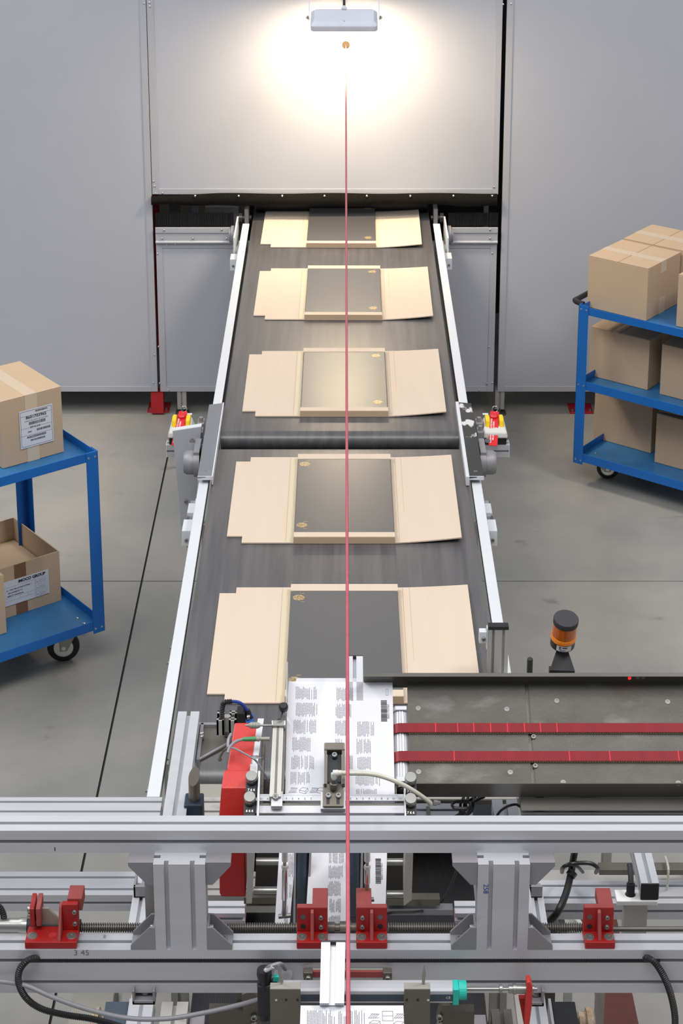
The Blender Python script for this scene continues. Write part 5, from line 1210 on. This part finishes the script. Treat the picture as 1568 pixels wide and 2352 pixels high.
# black rod behind the lip
q = PY(1217, 1510, 3.72)
obj_ = obj('handle_rod', MB().lathe((q.x, 3.72, 1.5), q, [(0, .0062), (.97, .0062), (1, .003)], 14).cyl((q.x, 3.43, 1.5), (q.x, 3.725, 1.5), .006, 12).cyl((q.x, 3.43, 1.494), (q.x, 3.43, 1.675), .006, 12), 'blackm', smooth=True); tag(obj_, 'short black rod standing behind the rear lip of the feeder table', 'rod')

# wiring and box under the table
zk = 1.50
ubx = thing('junction_box', 'dark blue junction box under the feeder table', 'box', tuple(PZ(1110, 1860, zk)))
obj('body', hb(1090, 1132, 1848, 1890, zk, .05), 'darkblue', ubx, bevel=.002)
ubm = thing('valve_rail', 'aluminium rail with slots under the feeder table', 'rail', tuple(PZ(1000, 1860, zk)))
obj('rail', prof(MB(), PZ(955, 1860, 1.49).x, PZ(1085, 1860, 1.49).x, PZ(0, 1876, 1.49).y, PZ(0, 1876, 1.49).y + .045, 1.445, 1.49, 'X'), 'alu', ubm)
obj('rail', prof(MB(), PZ(1132, 1860, 1.49).x, PZ(1190, 1860, 1.49).x, 3.0, PZ(0, 1836, 1.49).y, 1.445, 1.49, 'Y'), 'alu', ubm)
obj('band_clamp', hb(980, 989, 1852, 1880, 1.494, .05), 'steeld', ubm)
bu = thing('cable_bundle', 'bundle of black cables tied together under the feeder table', 'cables', tuple(PZ(1070, 1850, 1.5)))
random.seed(4)
for i in range(7):
    x = 1062 + i * 4
    obj('cable', MB().tube([PZ(x + random.uniform(-5, 30), 1830, 1.53), PZ(x + random.uniform(-6, 10), 1845, 1.53), PZ(x - 4 + random.uniform(-6, 6), 1862, 1.52), PZ(x - random.uniform(0, 50), 1885, 1.50)], .0028, 7), 'black', bu, smooth=True)
obj('tie_loop', MB().tube([PZ(1052 + 14 * math.cos(a) + (14 if math.cos(a) > 0 else 0), 1849 + 8 * math.sin(a), 1.545) for a in [i * math.pi / 6 for i in range(13)]], .003, 7), 'black', bu, smooth=True)
obj('cable', MB().tube([PZ(1140, 1876, 1.5), PZ(1150, 1862, 1.52), PZ(1168, 1851, 1.53), PZ(1185, 1848, 1.53), PZ(1194, 1853, 1.53)], .0026, 7), 'black', bu, smooth=True)

# ---------------- right-hand foreground: arm with cap, lever, plate, cable
q = PY(1470, 2067, 3.75)
z_ = PY(1470, 2031, 3.75).z; z0_ = q.z; x0, x1 = q.x, PY(1512, 2067, 3.75).x
fa = thing('capped_arm', 'aluminium profile arm ending in a square black cap, lower right', 'arm', (x0, 3.75, z0_))
obj('profile', prof(MB(), x0 + .0005, x1 - .0005, 3.754, 4.45, z0_, z_, 'Y', u=.06, sw=.009), 'alu', fa)
obj('end_cap', rbox(x0, x1, 3.75, 3.754, z0_ - .0005, z_ + .0005), 'black', fa, bevel=.002)
obj('stand', rbox(x0 + .01, x1 - .01, 4.38, 4.42, 0, z0_), 'alud', fa)
obj('rear_block', rbox(x0 - .006, x1 - .008, 4.05, 4.10, z_, z_ + .03), 'alu', fa, bevel=.001)
wpz = z0_ - .001; 
wp_ = thing('nylon_plate', 'white nylon plate under the black-capped arm', 'plate', tuple(PZ(1460, 2060, wpz)))
a, b_ = PZ(1416, 2070, wpz), PZ(1510, 2070, wpz); c = PZ(1416, 2043, wpz)
obj('plate', MB().box(a.x, b_.x, a.y, c.y, wpz - .012, wpz), 'whitep', wp_, bevel=.002)
obj('support', MB().box(a.x + .02, b_.x - .02, a.y + .01, c.y, .802, wpz - .012), 'alud', wp_)
lp = PZ(1447, 2054, wpz)
lv = thing('clamp_lever', 'black clamping lever upright on the white nylon plate', 'lever', tuple(lp))
obj('hub', MB().lathe(lp, lp + V3((0, 0, .03)), [(0, .012), (.1, .0095), (.9, .0095), (1, .007)], 16), 'black', lv, smooth=True)
obj('lever_arm', MB().tube([lp + V3((0, 0, .028)), lp + V3((.001, .012, .040)), lp + V3((.001, .035, .054))], .0065, 8), 'blackm', lv, smooth=True)
db = thing('flat_bar', 'dark flat bar behind the black-capped arm', 'bar', tuple(PZ(1450, 1995, .85)))
a, b_ = PZ(1376, 1998, .85), PZ(1640, 1998, .85); obj('bar', MB().box(a.x, b_.x, a.y, a.y + .03, .835, .85), 'brown_steel', db, bevel=.001)
obj('cable_tie', MB().tube([(PZ(1532, 1998, .85).x, a.y - .01, .80), (PZ(1532, 1998, .85).x, a.y - .012, .86), (PZ(1532, 1998, .85).x, a.y + .035, .862)], .003, 6), 'tube', db)
kb = thing('black_cable', 'thick black cable knotted over the low beam right of the right post', 'cable', tuple(PZ(1310, 2000, .85)))
obj('cable', MB().tube([PZ(1322, 1940, .98), PZ(1316, 1975, .92), PZ(1311, 2005, .88), PZ(1300, 2050, .86), PZ(1283, 2090, .84), PZ(1266, 2112, .80), PZ(1250, 2125, .75)], .0085, 8), 'black', kb, smooth=True)
obj('loop', MB().tube([PZ(1290, 2003, .84), PZ(1296, 1990, .90), PZ(1320, 1983, .92), PZ(1355, 1983, .92), PZ(1372, 1994, .9), PZ(1368, 2004, .84)], .005, 8), 'black', kb, smooth=True)
obj('loop', MB().tube([PZ(1338, 2003, .84), PZ(1325, 1990, .9), PZ(1305, 1985, .92), PZ(1291, 1994, .9), PZ(1289, 2003, .84)], .004, 8), 'black', kb, smooth=True)
obj('tie', MB().lathe(PZ(1309, 2012, .878), PZ(1316, 2002, .885), [(0, .012), (1, .012)], 8), 'black', kb)
t = thing('white_reel', 'white round plastic part on the floor side behind the lead screw, right', 'reel', tuple(PZ(1312, 2120, .62)))
q = PZ(1310, 2122, .62); obj('rim', MB().lathe((q.x, q.y, .60), (q.x, q.y, .62), [(0, .03), (1, .03), (1, .02), (.3, .018)], 24), 'whitep', t, smooth=True); obj('stem', rbox(q.x - .01, q.x + .01, q.y - .01, q.y + .01, 0, .60), 'whitep', t)
t = thing('dark_block', 'black block with scratched edges beneath the knotted cable', 'block', tuple(PZ(1270, 2120, .72)))
obj('body', hb(1248, 1288, 2105, 2150, .72, .06), 'blackplate', t, bevel=.002)
obj('grey_side', hb(1288, 1303, 2106, 2150, .70, .06), 'dieca', t, bevel=.002); obj('stem', hb(1255, 1280, 2110, 2140, .66, .66), 'steeld', t)
# black cables near the middle right
kc = thing('black_cable', 'thin black cable running down behind the leaflets, right of the middle', 'cable', tuple(PZ(1040, 2030, 1.0)))
obj('cable', MB().tube([PY(1056, 1975, 3.35), PY(1040, 2020, 3.33), PY(1018, 2065, 3.31), PY(1000, 2082, 3.3), PY(960, 2094, 3.2), PY(905, 2096, 3.12), PY(880, 2100, 3.1), PY(800, 2108, 3.05), PY(770, 2128, 3.03)], .003, 8), 'black', kc, smooth=True)

# ---------------- foreground below the lower beam
FY = 2.86
fp = thing('front_profile', 'short upright aluminium profile in front of the lower beam', 'profile', tuple(PY(765, 2230, FY)))
a0, a1 = PY(738, 2170, FY), PY(793, 2170, FY); wv = a1.x - a0.x
top = PY(765, 2164, FY); bot = PY(762, 2304, FY - .085)
ax = (top - bot).normalized(); mx = basis(bot, (1, 0, 0), ax)       # local z points to the front? -> x cross axis
b = MB(mx); Lp = (top - bot).length
sl = slots(wv, .045, 1, 1, sw=.010); b.prism([(u_ - wv / 2, -(v_) + .0) for u_, v_ in sl], 0, Lp, 'y') if False else None
P = [(u_ - wv / 2, v_ - .045) for u_, v_ in sl]
b.add([(u_, 0, v_) for u_, v_ in P] + [(u_, Lp, v_) for u_, v_ in P], [tuple(range(len(P))), tuple(range(2 * len(P) - 1, len(P) - 1, -1))] + [(i, (i + 1) % len(P), len(P) + (i + 1) % len(P), len(P) + i) for i in range(len(P))])
obj('profile', b, 'alu', fp); obj('end_cap', MB(mx).box(-wv / 2 - .0003, wv / 2 + .0003, Lp, Lp + .003, -.045, .0004), 'black', fp, bevel=.0008)
cy = thing('linear_cylinder', 'aluminium linear transducer with a teal end cap and steel rod', 'cylinder', tuple(PY(900, 2280, FY)))
yA = FY - .01
def vstrip(name, pl, pr2, pt, pb, y, d, m, par, **k): return obj(name, vb(pl, pr2, pt, pb, y, d), m, par, **k)
bx0, bx1 = PY(650, 2306, yA).x, PY(1040, 2306, yA).x; bz0, bz1 = PY(0, 2304, yA).z, PY(0, 2273, yA).z
obj('body', MB().prism([(yA, bz0), (yA, bz1 - .004), (yA + .004, bz1), (yA + .014, bz1 + .0015), (yA + .023, bz1 + .002), (yA + .024, bz0)], bx0, bx1, 'x'), 'alu', cy, bevel=.001)
obj('dark_stripe', MB().box(bx0, bx1, yA - .0006, yA, bz0 + .004, bz1 - .010), 'slate', cy)
tcx = PY(1040, 2290, yA).x; zc_ = (bz0 + bz1) / 2 + .002
obj('end_cap', MB().box(tcx, tcx + .010, yA - .003, yA + .024, bz0 - .002, bz1 + .002).lathe((tcx + .01, yA + .014, zc_), (tcx + .024, yA + .014, zc_), [(0, .0165), (1, .0160)], 24), 'teal', cy, bevel=.001, label='teal plastic end cap')
rx = PY(1145, 2282, yA + .014).x; rz_ = zc_ + .002
obj('rod', MB().cyl((tcx + .024, yA + .014, rz_), (rx, yA + .014, rz_), .0035, 12), 'steel', cy, smooth=True)
obj('rod_coupling', MB().lathe((rx, yA + .014, rz_), (rx + .048, yA + .014, rz_), [(0, .0035), (.02, .008), (.12, .008), (.13, .003), (.34, .003), (.35, .007), (.5, .007), (.51, .009), (.62, .009), (.63, .0078), (1, .0078)], 14).lathe((rx + .048, yA + .014, rz_), (rx + .066, yA + .014, rz_), [(0, .004), (.3, .004), (.32, .0065), (.7, .0065), (.72, .004), (1, .004)], 12), 'steel', cy, smooth=True)
text('lettering', 'CE', .007, 'inkw', cy, basis(PY(1029, 2292, yA - .0012), (1, 0, 0), (0, 0, 1)))
rlv = thing('red_lever', 'red pointed lever plate at the end of the cylinder rod', 'lever', tuple(PY(1215, 2280, yA)))
q = [PY(*p, yA + .006) for p in ((1209, 2252), (1216, 2250), (1222, 2262), (1221, 2300), (1214, 2356), (1202, 2400), (1206, 2300))]
obj('plate', MB().prism([(v.x, v.z) for v in q], yA + .0, yA + .02, 'y'), 'red', rlv, bevel=.001)
screw(rlv, (PY(1222, 2280, yA).x, yA + .014, rz_), (1, 0, 0), .6)
q = [PY(*p, yA + .03) for p in ((1190, 2285), (1209, 2285), (1211, 2352), (1203, 2352))]
obj('rear_web', MB().prism([(v.x, v.z) for v in q], yA + .02, yA + .03, 'y'), 'redb', rlv)
sb2 = thing('sensor_box', 'die-cast socket bracket under the lower beam, left', 'bracket', tuple(PY(325, 2290, 2.93)))
for px0_, px1_, par in ((304, 355, sb2),):
    a, b_ = PY(px0_, 2308, 2.90), PY(px1_, 2277, 2.90)
    obj('frame', MB().box(a.x, b_.x, 2.90, 2.904, a.z, a.z + .008).box(a.x, a.x + .004, 2.90, 2.95, a.z, b_.z).box(b_.x - .004, b_.x, 2.90, 2.95, a.z, b_.z).box(a.x, b_.x, 2.946, 2.95, a.z, b_.z).box(a.x, b_.x, 2.90, 2.95, a.z, a.z + .004), 'dieca', par, bevel=.0008)
    screw(par, ((a.x + b_.x) / 2, 2.925, a.z + .006), (0, 0, 1), 1.1)
sb3 = thing('sensor_box', 'die-cast socket bracket under the lower beam, behind the red lever', 'bracket', tuple(PY(1235, 2290, 2.93)))
a, b_ = PY(1218, 2312, 2.90), PY(1250, 2277, 2.90)
obj('frame', MB().box(a.x, b_.x, 2.90, 2.904, a.z, a.z + .008).box(b_.x - .004, b_.x, 2.90, 2.95, a.z, b_.z).box(a.x, b_.x, 2.946, 2.95, a.z, b_.z).box(a.x, b_.x, 2.90, 2.95, a.z, a.z + .004), 'dieca', sb3, bevel=.0008)
screw(sb3, ((a.x + b_.x) / 2, 2.925, a.z + .006), (0, 0, 1), 1.1)
# red slide bar with two cube stops
sbz = thing('stop_bar', 'worn red bar with two bronze cube stops on the lower beam', 'bar', tuple(PY(800, 2240, BY)))
obj('bar', vb(696, 892, 2232, 2246, BY - .010, .009), 'redp', sbz, bevel=.001); obj('backing', vb(702, 896, 2227, 2233, BY - .006, .005), 'khaki', sbz, bevel=.001)
for px in (708, 890):
    a, b_ = PY(px - 11, 2252, BY - .024), PY(px + 10, 2235, BY - .024)
    obj('cube_stop', MB().box(a.x, b_.x, BY - .024, BY - .010, a.z, b_.z), 'brown_steel', sbz, bevel=.001); screw(sbz, PY(px, 2246, BY - .024), (0, -1, 0), .8)
# bronze plates, tabs
for pl, pr2, tpx, tdx, lb in ((622, 690, 640, 1, 'left'), (926, 988, 972, -1, 'right')):
    t = thing('paper_clamp', 'bronze-toned steel clamp plate with a pointed tab, %s of the papers' % lb, 'clamp', tuple(PY(pl, 2300, FY - .05)))
    yP = FY - .055; a, b_ = PY(pl, 2440, yP), PY(pr2, 2272, yP)
    obj('plate', MB().box(a.x, b_.x, yP, yP + .003, a.z, b_.z), 'brown_steel', t, bevel=.001)
    obj('top_fold', MB().box(a.x, b_.x, yP, yP + .016, b_.z - .002, b_.z + .001), 'khaki', t, bevel=.001)
    P = [PY(tpx - 3, 2218, yP + .012), PY(tpx + 3, 2214, yP + .012), PY(tpx + 8, 2240, yP + .012), PY(tpx + 8, 2262, yP + .012), PY(tpx + 1, 2250, yP + .012)] if tdx > 0 else [PY(tpx - 4, 2242, yP + .012), PY(tpx + 2, 2217, yP + .012), PY(tpx + 6, 2236, yP + .012), PY(tpx + 2, 2264, yP + .012), PY(tpx - 3, 2264, yP + .012)]
    obj('pointed_tab', MB().prism([(v.x, v.z) for v in P], yP + .010, yP + .014, 'y'), 'steel', t, bevel=.0005)
    for px in ((633, 656, 682) if tdx > 0 else (933, 958, 982)): c = PY(px + 1, 2297, yP - .0004); obj('hole', MB().cyl(c, c - V3((0, .0004, 0)), .0022, 10), 'black' if px != 982 and px != 633 else 'grey', t)
# front papers
l3 = thing('leaflet_stack', 'white printed leaflets at the bottom edge between the bronze plates', 'papers', tuple(PY(800, 2330, 2.80)))
zp = PY(800, 2309, 2.785).z; A0 = PZ(690, 2309, zp); A1 = PZ(926, 2309, zp)
obj('sheets', MB().box(A0.x, A1.x, A0.y - .29, A0.y, zp - .03, zp), 'paper', l3, bevel=.0005)
o_ = A0; mx = Matrix.Translation((0, 0, zp + .0002))
def zr_(pl, pr2, pt, pb): a, b_ = PZ(pl, pb, zp), PZ(pr2, pt, zp); return (a.x, b_.x, a.y, b_.y)
printed(l3, mx, [zr_(704, 735, 2321, 2380), (zr_(738, 766, 2321, 2380)), zr_(777, 796, 2322, 2380), zr_(805, 833, 2321, 2380)], 21)
b = MB(mx)
for px, py, k in ((858, 2334, 0), (890, 2334, 2), (917, 2334, 0), (860, 2350, 1), (915, 2352, 1)):
    p = PZ(px, py, zp)
    if k == 2: rectline(b, p.x - .009, p.x + .009, p.y - .012, p.y + .012); seg(b, p.x - .009, p.y, p.x + .009, p.y)
    else: (boxicon if k else scribble)(b, p.x, p.y, .009)
obj('pictograms', b, 'ink', l3, kind='stuff')
# plug with cable
pg = thing('cable_plug', 'black angled cable plug with a white cable label', 'plug', tuple(PY(608, 2280, FY)))
a = PY(606, 2235, FY); b_ = PY(606, 2312, FY)
obj('body', MB().lathe((a.x, FY + .01, a.z), (a.x, FY + .01, b_.z - .03), [(0, .0125), (.12, .0135), (.2, .0115), (.34, .013), (.36, .012), (1, .0125)], 12), 'black', pg, smooth=True)
obj('square_foot', MB().box(a.x - .012, a.x + .022, FY - .002, FY + .022, b_.z - .02, PY(0, 2264, FY).z), 'blackm', pg, bevel=.002)
obj('teal_part', MB().box(PY(627, 2257, FY).x, PY(640, 2257, FY).x, FY + .004, FY + .012, PY(0, 2258, FY).z, PY(0, 2248, FY).z), 'teal', pg)
obj('cable', MB().tube([PY(604, 2240, FY + .01), PY(611, 2226, FY + .005), PY(625, 2218, FY), PY(645, 2214, FY + .01), PY(655, 2226, FY + .045)], .0035, 8), 'greyc', pg, smooth=True)
obj('cable_label', MB().tube([PY(610, 2229, FY + .003), PY(627, 2219, FY - .001)], .0042, 8, smooth=0), 'paper', pg)
obj('round_cover', MB().cyl(PY(650, 2237, BY), PY(650, 2237, BY - .004), .0165, 26), 'dieca', pg, smooth=True)
# hoses in front
h1 = thing('corrugated_hose', 'black corrugated hose looping out of the lower beam, left', 'hose', tuple(PY(60, 2220, BY)))
obj('hose', MB().tube([PY(92, 2205, BY + .012), PY(80, 2201, BY - .006), PY(62, 2207, BY - .015), PY(45, 2228, BY - .02), PY(43, 2258, BY - .02), PY(60, 2292, BY - .02), PY(95, 2317, BY - .02), PY(150, 2331, BY - .02), PY(210, 2340, BY - .02), PY(270, 2356, BY - .02), PY(330, 2380, BY - .02)], .0062, 12, rad=(.0035, .16)), 'black', h1, smooth=False)
h2 = thing('corrugated_hose', 'black corrugated hose curving down from the lower beam, right', 'hose', tuple(PY(1500, 2220, BY)))
obj('hose', MB().tube([PY(1476, 2204, BY + .012), PY(1487, 2201, BY - .006), PY(1505, 2213, BY - .015), PY(1525, 2245, BY - .02), PY(1540, 2285, BY - .02), PY(1549, 2330, BY - .02), PY(1550, 2375, BY - .02)], .0062, 12, rad=(.0035, .16)), 'black', h2, smooth=False)
h3 = thing('grey_cable', 'smooth grey cable sagging from the left edge to the black plug', 'cable', tuple(PY(300, 2330, BY)))
obj('cable', MB().tube([PY(-80, 2246, BY - .01), PY(0, 2254, BY - .012), PY(60, 2264, BY - .02), PY(120, 2290, BY - .03), PY(200, 2318, BY - .035), PY(290, 2338, BY - .035), PY(380, 2340, BY - .035), PY(470, 2326, BY - .03), PY(550, 2308, BY - .03), PY(596, 2295, BY - .04)], .0042, 10), 'greyc', h3, smooth=True)
h4 = thing('corrugated_hose', 'short black corrugated hose at the left edge behind the lower beam', 'hose', tuple(PY(5, 2090, ys)))
obj('hose', MB().tube([PY(-60, 2070, ys + .01), PY(-10, 2078, ys + .01), PY(6, 2095, ys + .008), PY(10, 2118, ys + .005)], .006, 10, rad=(.0035, .16)), 'black', h4)

def prune():
    for o in COL.objects:
        if o.parent and 'category' in o: del o['category']
prune()
